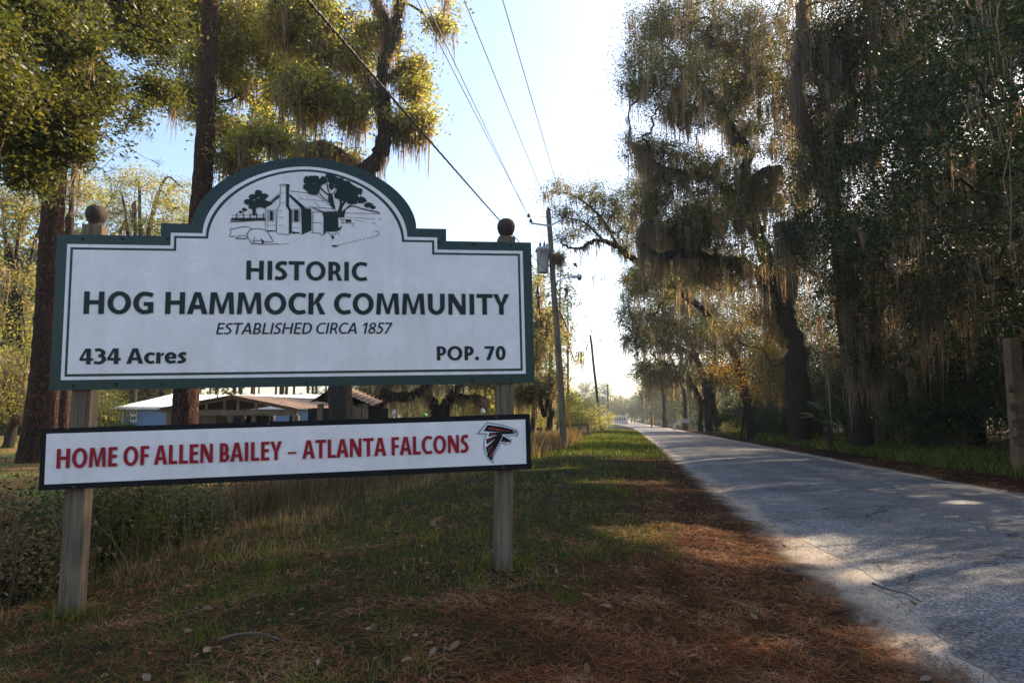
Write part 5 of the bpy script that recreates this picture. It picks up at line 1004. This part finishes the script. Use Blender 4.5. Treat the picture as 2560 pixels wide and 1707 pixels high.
# moss wisps caught on the crossing wire
o = moss_mesh('moss_strand', np.array([S(px, 688 + (px - 1480) * .04, 33) for px in (1484, 1492, 1500, 1508, 1514, 1560)]), .9, M['moss'], None, 4, 4, .018, spread=.1); tag(o, 'wisps of moss caught on the wire that crosses the road', 'moss', kind='stuff')
o = moss_mesh('moss_strand', np.array([S(px, 880, 60) for px in (1444, 1452, 1455)]), 1.6, M['moss'], None, 6, 4, .05, spread=.12); tag(o, 'moss wisps on the lower wire left of the second pole', 'moss', kind='stuff')
# guy wire with its orange sleeve
g0 = S(1431, 1092, 31); g0[2] = gz(g0[0], g0[1]); g1 = S(1417, 1005, 30.2); root = thing('guy_wire', 'guy wire with an orange yellow sleeve right of the transformer pole', 'guy wire', tuple(g0)); np_mesh('guard_sleeve', *tube(np.array([g0, g1]), .035, 8), M['yellow'], root); np_mesh('cable', *tube(np.array([g1, onp(7.0)]), .008, 4), M['wire'], root); settle(root)
# ================================================================== roadside things
a = S(1393, 1064, 55); b = S(1470, 1061, 55); root = thing('guard_rail', 'weathered wooden rail on short posts beyond the transformer pole', 'rail', tuple(a)); mixed('rail', [beam(a, b, .08, .22)], M['oldplank'], root)
for q in (a, b):
    g = q.copy(); g[2] = gz(q[0], q[1]) - .1; mixed('post', [beam(g, q + [0, .1, 0], .16, .16, (0, 1, 0))], M['oldplank'], root)
settle(root)
c = S(1509, 1075, 82); c[2] = gz(c[0], c[1]); root = thing('roadside_bin', 'small leaning bin, dark in front with a grey rounded side, by the second pole', 'bin', tuple(c))
mixed('bin_body', [lathe([(.36, 0), (.40, .7), (.30, 1.0), (.12, 1.12), (.001, 1.14)], c + [.1, .2, 0], 14)], M['bingrey'], root, True); mixed('bin_front', [lathe([(.18, 0), (.2, .85), (.1, .95)], c + [-.32, -.1, 0], 10)], M['bindark'], root, True); settle(root)
c = S(1686, 1066, 88); c[2] = gz(c[0], c[1]); root = thing('utility_box', 'grey utility box on the grass right of the road', 'box', tuple(c)); mixed('housing', [boxv(c + [0, 0, .42], .32, .3, .85)], M['tank'], root); mixed('cap', [boxv(c + [0, 0, .88], .38, .36, .07)], M['galv'], root); settle(root)
c = S(1712, 1052, 92); g = c.copy(); g[2] = gz(c[0], c[1]); root = thing('yard_sign', 'faded teal board low in the grass beside the utility box', 'sign', tuple(g)); mixed('board', [boxv(c, 1.5, .05, .5)], M['tank'], root); mixed('stake', [beam(g, c + [0, .05, 0], .07, .07, (0, 1, 0))], M['oldplank'], root); settle(root)
# slatted timber stand at the right edge
base = S(2548, 1136, 17); base[2] = gz(base[0], base[1]) - .1; top = S(2528, 845, 17)
root = thing('timber_stand', 'tall square timber post with four horizontal boards at the right edge', 'timber frame', tuple(base))
mixed('post', [beam(base, top, .26, .26, (0, 1, 0))], M['plank'], root); b2_ = base + [2.1, .5, 0]; mixed('post', [beam(b2_, top + [2.1, .5, 0], .26, .26, (0, 1, 0))], M['post'], root)
for ya, yb in ((962, 981), (1008, 1029), (1050, 1067), (1091, 1112)):
    p = S(2520 + (ya - 962) * .07, (ya + yb) / 2, 16.8); p[1] -= .02; mixed('board', [beam(p, p + [2.5, .6, .02 * rng.normal()], .05, (yb - ya) / FPX * 16.8)], M['plank'], root)
settle(root)
# ================================================================== buildings beyond the ditch
def quad(*p): return (np.array(p), [tuple(range(len(p)))])
D0 = 41
def E3(dx, dy, D): return W(dx, dy, D)
xl, xr = E3(285, 940, D0)[0], E3(752, 940, D0)[0]; ze = E3(285, 934, D0)[2]; zr = E3(400, 906, D0 + 3.2)[2]; gzz = .1
root = thing('blue_house', 'pale blue house with a long white metal roof', 'house', (xl, D0, gzz))
mixed('wall', [boxv(((xl + xr) / 2, D0 + 3.2, (ze + gzz) / 2 - .1), xr - xl, 6.4, ze - gzz + .2)], M['blue'], root)
rp = [quad((xl - .35, D0 - .4, ze - .02), (xr + .4, D0 - .4, ze - .02), (xr + .4, D0 + 3.2, zr), (xl - .35 + 1.6, D0 + 3.2, zr)), quad((xl + 1.25, D0 + 3.2, zr), (xr + .4, D0 + 3.2, zr), (xr + .4, D0 + 6.8, ze), (xl - .35, D0 + 6.8, ze)), quad((xl - .35, D0 - .4, ze - .02), (xl + 1.25, D0 + 3.2, zr), (xl - .35, D0 + 6.8, ze))]
rf = mixed('roof', rp, M['roofw'], root)
ribs = []
for i in range(30):
    x = xl + .1 + i * (xr - xl) / 29; x2 = max(x, xl + 1.27); ribs.append(beam((x, D0 - .41, ze + .01), (x2, D0 + 3.2, zr + .03), .04, .03))
for i in range(0, 30): mixed('roof_rib', [ribs[i]], M['roofw'], rf)
mixed('fascia', [beam((xl - .36, D0 - .42, ze - .08), (xr + .4, D0 - .42, ze - .08), .03, .14)], M['trimw'], root)
mixed('corner_trim', [beam((xl - .02, D0 - .03, gzz), (xl - .02, D0 - .03, ze), .08, .08, (0, 1, 0))], M['trimw'], root)
mixed('downpipe', [beam((xl - .1, D0 - .1, gzz), (xl - .1, D0 - .1, ze), .05, .05, (0, 1, 0))], M['rust'], root)
def window(px0, px1, py0, py1, D, nm='window'):
    a = S(px0, py1, D); b = S(px1, py0, D); w = b[0] - a[0]; h = b[2] - a[2]; c = (a + b) / 2; c[1] = D - .03
    o = mixed(nm, [boxv(c, w, .05, h)], M['trimw'], root)
    for i in (-1, 1):
        for j in (-1, 1): mixed('pane', [boxv(c + [i * w * .2, -.03, j * h * .23], w * .28, .02, h * .3)], M['glass'], o)
window(327, 344, 1021, 1054, D0); window(528, 558, 1036, 1051, D0, 'window'); window(645, 690, 1037, 1050, D0, 'window')
mixed('vent_pipe', [lathe([(.05, 0), (.05, .4), (.07, .42)], (E3(499, 912, D0 + 2)[0], D0 + 2, zr - .25), 8)], M['rust'], root); settle(root)
# white gabled annexe at its right end
xa, xb = S(700, 1000, 45)[0], S(795, 1000, 45)[0]; zt = S(757, 985, 45)[2]; z2 = S(795, 1000, 45)[2]
root = thing('white_annexe', 'white gabled annexe at the right end of the blue house', 'house', (xa, 45, gzz)); xm = S(757, 985, 45)[0]
mixed('wall', [(np.array([(xa, 45, gzz), (xb, 45, gzz), (xb, 45, z2), (xm, 45, zt), (xa, 45, z2), (xa, 49, gzz), (xb, 49, gzz), (xb, 49, z2), (xm, 49, zt), (xa, 49, z2)]), [(0, 1, 2, 3, 4), (9, 8, 7, 6, 5), (0, 5, 6, 1), (1, 6, 7, 2), (4, 9, 5, 0)])], M['trimw'], root)
mixed('roof', [beam((xa - .3, 44.7, z2 - .05), (xm, 44.7, zt + .04), .06, .1), beam((xm, 44.7, zt + .04), (xb + .3, 44.7, z2 - .05), .06, .1), quad((xa - .3, 44.6, z2 - .02), (xm, 44.6, zt + .08), (xm, 49.2, zt + .08), (xa - .3, 49.2, z2 - .02)), quad((xm, 44.6, zt + .08), (xb + .3, 44.6, z2 - .02), (xb + .3, 49.2, z2 - .02), (xm, 49.2, zt + .08))], M['roofw'], root); settle(root)
# open pavilion
D1 = 30; ap = S(583.5, 993, D1); el = S(403, 1027, D1); er = S(745, 1021, D1); zt_ = S(500, 1032, D1)[2]; el[2] = er[2] = (el[2] + er[2]) / 2; dp_ = 5.5
root = thing('open_pavilion', 'open timber pavilion with a gabled truss and rusty roof in front of the blue house', 'pavilion', (ap[0], D1, gzz))
def up(p, dy=0, dz=0): return (p[0], p[1] + dy, p[2] + dz)
mixed('rafter', [beam(up(el), up(ap), .10, .16)], M['oldplank'], root); mixed('rafter', [beam(up(ap), up(er), .10, .16)], M['oldplank'], root)
xt0, xt1 = S(500, 1032, D1)[0], S(742, 1032, D1)[0]; mixed('tie_beam', [beam((xt0 - .6, D1 + .06, zt_), (xt1, D1 + .06, zt_), .08, .22)], M['oldplank'], root)
for px in (517, 562, 596, 641):
    x = S(px, 1000, D1)[0]; k = (x - el[0]) / (ap[0] - el[0]) if x < ap[0] else (er[0] - x) / (er[0] - ap[0]); zz = el[2] + (ap[2] - el[2]) * k - .05; mixed('truss_stud', [beam((x, D1 + .02, zt_ + .1), (x, D1 + .02, zz), .11, .09, (0, 1, 0))], M['oldplank'], root)
for px in (496, 578, 635, 742):
    for dy in (0.1, dp_ - .3):
        x = S(px, 1000, D1)[0]; mixed('post', [beam((x, D1 + dy, gzz - .1), (x, D1 + dy, zt_ - .1), .18, .18, (0, 1, 0))], M['oldplank'], root)
mixed('brace', [beam((S(566, 1030, D1)[0], D1 + .1, zt_ - .1), (S(578, 1050, D1)[0], D1 + .1, zt_ - .7), .1, .08)], M['oldplank'], root)
oh = .25
rfR = mixed('roof', [(np.array([up(ap, -oh, .10), up(er, -oh, .07), (er[0] + 2.2, D1 + dp_, er[2] + .25), (ap[0] + 2.4, D1 + dp_, ap[2] + .1), up(ap, -oh, .06), up(er, -oh, .03), (er[0] + 2.2, D1 + dp_, er[2] + .21), (ap[0] + 2.4, D1 + dp_, ap[2] + .06)]), [(0, 1, 2, 3), (7, 6, 5, 4), (0, 4, 5, 1), (1, 5, 6, 2)]),
    (np.array([up(ap, -oh, .10), up(el, -oh, .07), (el[0] + 1.4, D1 + dp_, el[2] + .1), (ap[0] + 2.4, D1 + dp_, ap[2] + .1), up(ap, -oh, .06), up(el, -oh, .03), (el[0] + 1.4, D1 + dp_, el[2] + .06), (ap[0] + 2.4, D1 + dp_, ap[2] + .06)]), [(0, 3, 2, 1), (4, 5, 6, 7), (0, 1, 5, 4)])], M['rust'], root)
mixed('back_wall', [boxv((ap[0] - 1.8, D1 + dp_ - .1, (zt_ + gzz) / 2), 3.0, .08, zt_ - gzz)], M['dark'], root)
V, F = lathe([(.12, 0), (.10, .08), (.001, .13)], up(ap, -oh, .1), 8); mixed('ridge_cap', [(V, F)], M['rust'], root); settle(root)
# small tan shed at its left
a = S(413, 1036, 31.5); b = S(440, 1024, 31.5); root = thing('board_shed', 'small tan board shed left of the pavilion truss', 'shed', (a[0], 31.5, gzz)); mixed('wall', [boxv(((a[0] + a[0] + 2.4) / 2, 32.2, (a[2] + gzz) / 2 + .1), 2.3, 1.4, a[2] - gzz + .2)], M['shed'], root)
mixed('roof', [(np.array([(a[0] - .35, 31.2, a[2] + .12), (a[0] + 2.5, 31.2, a[2] + .6), (a[0] + 2.5, 33.2, a[2] + .6), (a[0] - .35, 33.2, a[2] + .12), (a[0] - .35, 31.2, a[2] + .20), (a[0] + 2.5, 31.2, a[2] + .68), (a[0] + 2.5, 33.2, a[2] + .68), (a[0] - .35, 33.2, a[2] + .20)]), BOXF)], M['oldplank'], root); settle(root)
# barn with rusty tin roof
xa = S(792, 1003, 27)[0]; xb = S(938, 1016, 27)[0]; xp = S(835, 972, 27)[0]; zp = S(835, 972, 27)[2]; za = S(792, 1003, 27)[2]; zb = S(938, 1016, 27)[2]
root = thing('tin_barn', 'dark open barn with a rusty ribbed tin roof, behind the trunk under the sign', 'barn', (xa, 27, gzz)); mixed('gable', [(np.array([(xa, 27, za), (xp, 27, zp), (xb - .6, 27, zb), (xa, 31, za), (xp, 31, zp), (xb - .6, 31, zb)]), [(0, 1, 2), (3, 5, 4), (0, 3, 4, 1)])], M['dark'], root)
rf = mixed('roof', [quad((xp, 26.7, zp + .04), (xb, 26.7, zb), (xb - .5, 31, zb + .3), (xp - .5, 31, zp + .34)), quad((xa - .2, 26.7, za - .05), (xp, 26.7, zp + .04), (xp - .5, 31, zp + .34), (xa - .4, 31, za + .2))], M['rust'], root)
for i in range(10): k = i / 9; mixed('tin_rib', [beam((xp + (xb - xp) * k * .99, 26.7, zp + (zb - zp) * k + .05), (xp - .5 + (xb - xp) * k * .99, 31, zp + .34 + (zb + .3 - zp - .34) * k + .05), .05, .03)], M['rust'], rf)
for px in (800, 884, 897, 912): x = S(px, 1010, 27)[0]; mixed('post', [beam((x, 27.1, gzz - .1), (x, 27.1, zb + .1), .2, .2, (0, 1, 0))], M['oldplank'], root)
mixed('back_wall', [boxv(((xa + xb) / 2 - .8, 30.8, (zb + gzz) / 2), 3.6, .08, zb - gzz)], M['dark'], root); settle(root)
# long pale building at the end of the lane
D2 = 262; a = S(1476, 1057, D2); b = S(1568, 1040, D2); root = thing('mobile_home', 'long low pale pink building across the end of the lane', 'house', (a[0], D2, 0)); mixed('wall', [boxv(((a[0] + b[0]) / 2, D2 + 2.5, b[2] / 2), b[0] - a[0], 5, b[2])], M['mobile'], root)
mixed('roof', [boxv(((a[0] + b[0]) / 2, D2 + 2.5, b[2] + .12), b[0] - a[0] + .6, 5.6, .24)], M['roofw'], root)
for i in range(14):
    x = a[0] + 1.0 + i * (b[0] - a[0] - 2) / 13; w = mixed('window', [boxv((x, D2 - .04, 1.6), .5, .08, 1.1)], M['glass'], root)
mixed('door', [boxv((S(1530, 1050, D2)[0], D2 - .06, 1.2), 1.6, .1, 2.2)], M['trimw'], root); settle(root)
# hanging white floats and the bright toys under the oaks
for px, py_, D, zt_px, lab in ((986, 1033, 35.5, 995, 'white teardrop float hanging on a cord under the level oak limb'), (1207, 1029, 36.8, 1000, 'white teardrop float hanging from the tip of the forked oak arm')):
    c = S(px, py_, D); root = thing('hanging_float', lab, 'float', tuple(c)); mixed('float', [lathe([(.001, -.14), (.09, -.1), (.13, 0), (.09, .12), (.03, .2)], c, 12)], M['trimw'], root, True); np_mesh('cord', *tube(np.array([c + [0, 0, .18], S(px, zt_px, D)]), .01, 4), M['wire'], root); settle(root)
c = S(1061, 1040, 34); g = c.copy(); g[2] = gz(c[0], c[1]); root = thing('play_table', 'green domed plastic toy beside an orange one, just above the banner board', 'toy', tuple(g)); mixed('dome', [lathe([(.16, 0), (.15, .06), (.09, .13), (.001, .16)], c, 14)], M['greenp'], root, True); mixed('stand', [beam(g, c, .1, .1, (0, 1, 0))], M['greenp'], root); settle(root)
c = S(1048, 1040, 35); g = c.copy(); g[2] = gz(c[0], c[1]); root = thing('play_chair', 'small orange plastic toy left of the green dome', 'toy', tuple(g)); mixed('seat_shell', [boxv(c, .2, .2, .12)], M['orangep'], root); mixed('stand', [beam(g, c, .08, .08, (0, 1, 0))], M['orangep'], root); settle(root)
# old wooden chair back glimpsed right of the left sign post
c = S(236, 1008, 12.5); g = c.copy(); g[2] = gz(c[0], c[1]); root = thing('cut_board', 'pale carved board end showing just right of the left sign post', 'board', tuple(g)); mixed('disc_end', [lathe([(.05, -.09), (.08, -.02), (.085, .04), (.06, .09), (.001, .11)], c, 12)], M['plank'], root, True); mixed('stake', [beam(g, c - [0, 0, .08], .07, .07, (0, 1, 0))], M['plank'], root); settle(root)
# ================================================================== litter, grass, weeds
def near_pts(n, a=1.35, b=26, half=.85, pad=.8):
    D = a * np.exp(rng.random(n) * math.log(b / a)); x = (rng.random(n) * 2 - 1) * (half * D + pad); return x, D
def blades(name, x, y, h, w, m, bend=.5, seg=3, rv=None, wind=(0, 0)):
    n = len(x); z = terrain(x, y); az = rng.random(n) * 2 * np.pi; d = np.stack([np.cos(az), np.sin(az)], 1); f = np.linspace(0, 1, seg + 1)
    b = bend * (.3 + rng.random(n))[:, None] * f[None] ** 2 * h[:, None]; px = x[:, None] + d[:, :1] * b; py = y[:, None] + d[:, 1:] * b; pz = z[:, None] + h[:, None] * f[None] * (1 - .3 * bend * f[None]) - .01
    a2 = az + np.pi / 2 + rng.normal(size=n) * .6; s = np.stack([np.cos(a2), np.sin(a2)], 1); ww = (w * (1 - f ** 1.5)[None] * np.ones((n, 1)) * (.7 + .6 * rng.random(n))[:, None]) + .0004
    A = np.stack([px + s[:, :1] * ww, py + s[:, 1:] * ww, pz], -1); B = np.stack([px - s[:, :1] * ww, py - s[:, 1:] * ww, pz], -1)
    V = np.stack([A, B], 2).reshape(-1, 3); i = (np.arange(n) * (seg + 1) * 2)[:, None] + np.arange(seg)[None] * 2; F = np.stack([i, i + 1, i + 3, i + 2], -1).reshape(-1, 4)
    rv = rng.random(n) if rv is None else rv
    return np_mesh(name, V, F, m, None, attr=np.repeat(rv, seg))
# fallen pine needles: thin slivers lying in tangled bunches
n = 330000; x, y = near_pts(n, b=24); t = tl(x, y); s = sl_(x, y)
ln = fbm(x * 1.3, y * 1.3, 4); edge = 1.80 + 1.1 * (fbm(s * 1.2, s * 0 + 4, 4) - .5) + .5 * (fbm(x * 6, y * 6, 3) - .5)
tb = -.25 + (ln - .5) * 3 + .3 - 1.0 * (1 - sstep(2.5, 8, s)); pr_ = np.where(t > edge, .30 * np.exp(-(t - edge) * 4), np.where(t > tb, 1, .48)); pr_ = np.where((t > 6.95 + .5 * (ln - .5)) & (t < 9.6), 1, pr_); pr_ = np.where(t < -5.2, .1, pr_); pr_ = np.where(t > 9.6, .15, pr_)
k = rng.random(n) < pr_ * np.clip(.35 + 1.3 * (fbm(x * 3.1, y * 3.1, 3) - .2), 0, 1); x, y = x[k], y[k]; n = len(x)
cl_ = vnoise(x * 7, y * 7) * 9 + vnoise(x * 2, y * 2) * 5; az = cl_ * .6 + rng.normal(size=n) * .9; L = .06 + .13 * rng.random(n); el = rng.normal(size=n) * .15
z = terrain(x, y) + .004 + .022 * rng.random(n) * np.clip(fbm(x * 4, y * 4, 2) * 1.6, .3, 1.3); dist = np.hypot(x, y); wd_ = np.maximum(.0012, .00042 * dist)
d = np.stack([np.cos(az) * np.cos(el), np.sin(az) * np.cos(el), np.sin(el)], 1); sd = np.stack([-np.sin(az), np.cos(az), 0 * az], 1); P = np.stack([x, y, z], 1)
bend = rng.normal(size=(n, 1)) * .04 * L[:, None]
V = np.stack([P - d * L[:, None] / 2 - sd * wd_[:, None], P + sd * bend - [0, 0, 0], P + d * L[:, None] / 2, P + sd * (bend + wd_[:, None] * 2)], 1).reshape(-1, 3)
o = np_mesh('fallen_pine_needles', V, np.arange(n * 4).reshape(n, 4), M['litter'], None, attr=np.clip(vnoise(x * 3, y * 3) * .5 + rng.random(n) * .6 - .05, 0, 1)); tag(o, 'rust brown fallen pine needles covering the verges of the road', 'pine needles', kind='stuff')
# short grass in tufts
n = 210000; x, y = near_pts(n, a=1.5, b=44, half=.8); t = tl(x, y); s = sl_(x, y)
g = fbm(x * .9 + 9, y * .9, 4); tuft = vnoise(x * 6, y * 6)
pr_ = np.where(t < -.1 + (g - .5) * 3.5 + .4 - 1.0 * (1 - sstep(2.5, 8, s)), .7 + .9 * (g - .35), .07); pr_ = np.where(t > 1.5, 0, pr_); pr_ = np.where((t > 9.0) & (t < 12.5), 1., pr_); pr_ = np.where(t < -5.3, .25, pr_); pr_ = np.where(y > 14, np.where((t < .9) & (t > -5), .95, pr_), pr_)
k = rng.random(n) < pr_ * np.where(tuft > .5, 1.0, .2) * np.clip(.25 + 2.2 * (fbm(x * 1.7 + 3, y * 1.7, 3) - .3), .1, 1); x, y = x[k], y[k]; n = len(x); dist = np.hypot(x, y)
h = (.04 + .10 * rng.random(n) ** 1.5) * (.6 + 1.0 * vnoise(x * 2, y * 2)) * (1 + .02 * dist); t = tl(x, y); h = np.where(t > 8.8, h * 2.4, h)
o = blades('verge_grass', x, y, h, np.maximum(.0016, .00042 * dist)[:, None], M['grass'], .8, 3, np.clip(rng.random(n) * .75 + (vnoise(x * 1.5, y * 1.5) - .4) * .6, 0, 1)); tag(o, 'short patchy green grass on the verges', 'grass', kind='stuff')
# taller pale and green tufts along the crest of the ditch
n = 15000; s = 2.5 + 42 * rng.random(n) ** 1.2; t = -4.6 + rng.normal(size=n) * .55; x, y = road(t, s); k = (vnoise(x * 2.2, y * 2.2) > .45); x, y = x[k], y[k]; n = len(x)
o = blades('ditch_edge_grass', x, y, (.07 + .20 * rng.random(n) ** 2) * np.clip(.4 + (s_ := sl_(x, y)) / 12, 0, 1.3), np.maximum(.0014, .0004 * np.hypot(x, y))[:, None], M['dry'], .6, 4); tag(o, 'dry brown grass along the lip of the ditch', 'dry grass', kind='stuff')
# grass grown up round the two sign posts
xs_, ys_ = [], []
for px, py in ((1260, 1416), (167, 1546)):
    q = on(px / K, py / K); n = 260; xs_.append(q[0] + rng.normal(size=n) * .13); ys_.append(q[1] + .05 + rng.normal(size=n) * .11)
x = np.concatenate(xs_); y = np.concatenate(ys_); o = blades('post_foot_grass', x, y, .06 + .13 * rng.random(len(x)), np.full((len(x), 1), .002), M['grass'], .7, 3, rng.random(len(x))); tag(o, 'grass grown up round the feet of the two sign posts', 'grass', kind='stuff')
# tall dry weeds in the ditch and by the transformer pole
n = 15000; s = 3.5 + 30 * rng.random(n); t = -6.4 + rng.normal(size=n) * 1.0; x, y = road(t, s); k = vnoise(x * 1.2 + 4, y * 1.2) > .42; x, y = x[k], y[k]; n = len(x)
o = blades('dry_weeds', x, y, .5 + .9 * rng.random(n), np.maximum(.0016, .0004 * np.hypot(x, y))[:, None], M['brush'], .45, 5, rng.random(n) * .9); tag(o, 'tangle of brown dry weeds filling the ditch', 'dry weeds', kind='stuff')
n = 7000; s = 16 + 26 * rng.random(n); t = -3.9 + rng.normal(size=n) * .5 + .6 * sstep(20, 32, s) - .3; x, y = road(t, s); o = blades('dry_weeds', x, y, (.35 + .75 * rng.random(n)) * np.clip((s - 12) / 10, .4, 1), np.maximum(.003, .00045 * np.hypot(x, y))[:, None], M['dry'], .4, 5); tag(o, 'reddish dry grass standing round the foot of the transformer pole', 'dry grass', kind='stuff')
n = 16000; s = 24 + 60 * rng.random(n); t = rng.uniform(-4, 1.6, n); x, y = road(t, s); o = blades('sunlit_grass', x, y, .08 + .12 * rng.random(n), (.0006 * np.hypot(x, y))[:, None], M['grass'], .6, 2, rng.random(n) * .7 + .2); tag(o, 'green grass on the far verge beside the poles', 'grass', kind='stuff')
n = 14000; s = 16 + 50 * rng.random(n); t = rng.uniform(8.9, 11.6, n); x, y = road(t, s); o = blades('roadside_grass', x, y, .15 + .3 * rng.random(n), (.0006 * np.hypot(x, y))[:, None], M['grass'], .6, 3, rng.random(n)); tag(o, 'longer green grass in front of the dark undergrowth', 'grass', kind='stuff')
# individual pale stalks under the banner
def stalk(lab, dx, D, h, lean, seed):
    x, y = at(dx, D); z = gz(x, y); root = thing('dry_stalk', lab, 'weed', (x, y, z), 'tall pale stalks in the ditch'); 
    for j in range(5):
        a = rng.normal() * .12; P = spline([(x + a, y, z), (x + a + lean * .2 + a * .3, y, z + h * .5), (x + a + lean + rng.normal() * .12, y, z + h * (.85 + .2 * rng.random()))], 6); np_mesh('stem', *tube(P, np.linspace(.006, .002, len(P)), 4), M['dry'], root)
    moss_mesh('seed_head', np.array([[x + lean, y, z + h * 1.02]]) + rng.normal(size=(3, 3)) * .04, .16, M['dry'], root, 8, 3, .004, spread=.02); settle(root)
stalk('tall pale stalks leaning right, left of the middle of the ditch', 535, 9.5, 1.5, .45, 1); stalk('upright cluster of pale stalks', 500, 9.2, 1.35, .1, 2); stalk('single arching pale stalks right of the cluster', 590, 10.5, 1.3, .5, 3); stalk('thin pale stalks near the dark bush', 690, 12, 1.2, -.1, 4); stalk('bare pale stalks at the bottom left edge', 12, 5.2, 1.2, -.1, 5)
# fallen leaves
n = 1500; x, y = near_pts(n, a=1.5, b=14, half=.75); t = tl(x, y); k = (t < 2.3) & (t > -5); x, y = x[k], y[k]; n = len(x)
P = np.stack([x, y, terrain(x, y) + .02], 1); d = np.stack([np.cos(q := rng.random(n) * 6.28), np.sin(q), rng.normal(size=n) * .25], 1); sd = np.stack([-np.sin(q), np.cos(q), rng.normal(size=n) * .35], 1); L = (.014 + .034 * rng.random(n) ** 2)[:, None]
V = np.stack([P - d * L, P - d * L * .3 + sd * L * .38, P + d * L * .4 + sd * L * .36 + [0, 0, .006], P + d * L, P + d * L * .3 - sd * L * .38, P - d * L * .4 - sd * L * .34 + [0, 0, .004]], 1).reshape(-1, 3)
i = np.arange(n)[:, None] * 6; F = np.concatenate([np.hstack([i, i + 1, i + 2, i + 3]), np.hstack([i, i + 3, i + 4, i + 5])]); rv = rng.random(n); o = np_mesh('fallen_leaves', V, F, M['deadleaf'], None, attr=np.concatenate([rv, rv])); tag(o, 'curled brown oak leaves scattered over the needles and grass', 'fallen leaves', kind='stuff')
# small dark specks: bark crumbs and grit on the sand strip
n = 9000; s = 1.2 + 18 * rng.random(n) ** 1.5; t = 1.9 + rng.normal(size=n) * .35; x, y = road(t, s); z = terrain(x, y) + .012; r0 = .0015 + .004 * rng.random(n) ** 2; P = np.stack([x, y, z + .004], 1)
V = np.stack([P + r0[:, None] * v for v in ([1.6, 0, 0], [-.8, 1.2, 0], [-.8, -1.2, 0], [0, 0, 1.2])], 1).reshape(-1, 3); i = np.arange(n)[:, None] * 4; F = np.concatenate([np.hstack([i, i + 1, i + 3]), np.hstack([i + 1, i + 2, i + 3]), np.hstack([i + 2, i, i + 3])]); o = np_mesh('grit', V, F, M['stick'], None); tag(o, 'dark grit and bark crumbs on the sandy road edge', 'grit', kind='stuff')
# the brown dead sprig near the right post
c = on(1020, 1212); root = thing('dead_sprig', 'brown dead leafy sprig lying in the grass left of the right sign post', 'sprig', tuple(c)); tb = [(c + np.array([0, 0, .02]) + np.linspace(0, 1, 4)[:, None] * (rng.normal(size=3) * [.14, .14, .05] + [0, 0, .06]), np.linspace(.005, .002, 4)) for _ in range(9)]; [np_mesh('twig', *tube(p, r, 4), M['stick'], root) for p, r in tb]
Q = np.vstack([p[2:] for p, r in tb]); leaf_mesh('leaves', np.repeat(Q, 4, 0) + rng.normal(size=(len(Q) * 4, 3)) * .02, .07, M['deadleaf'], root, .4); settle(root)
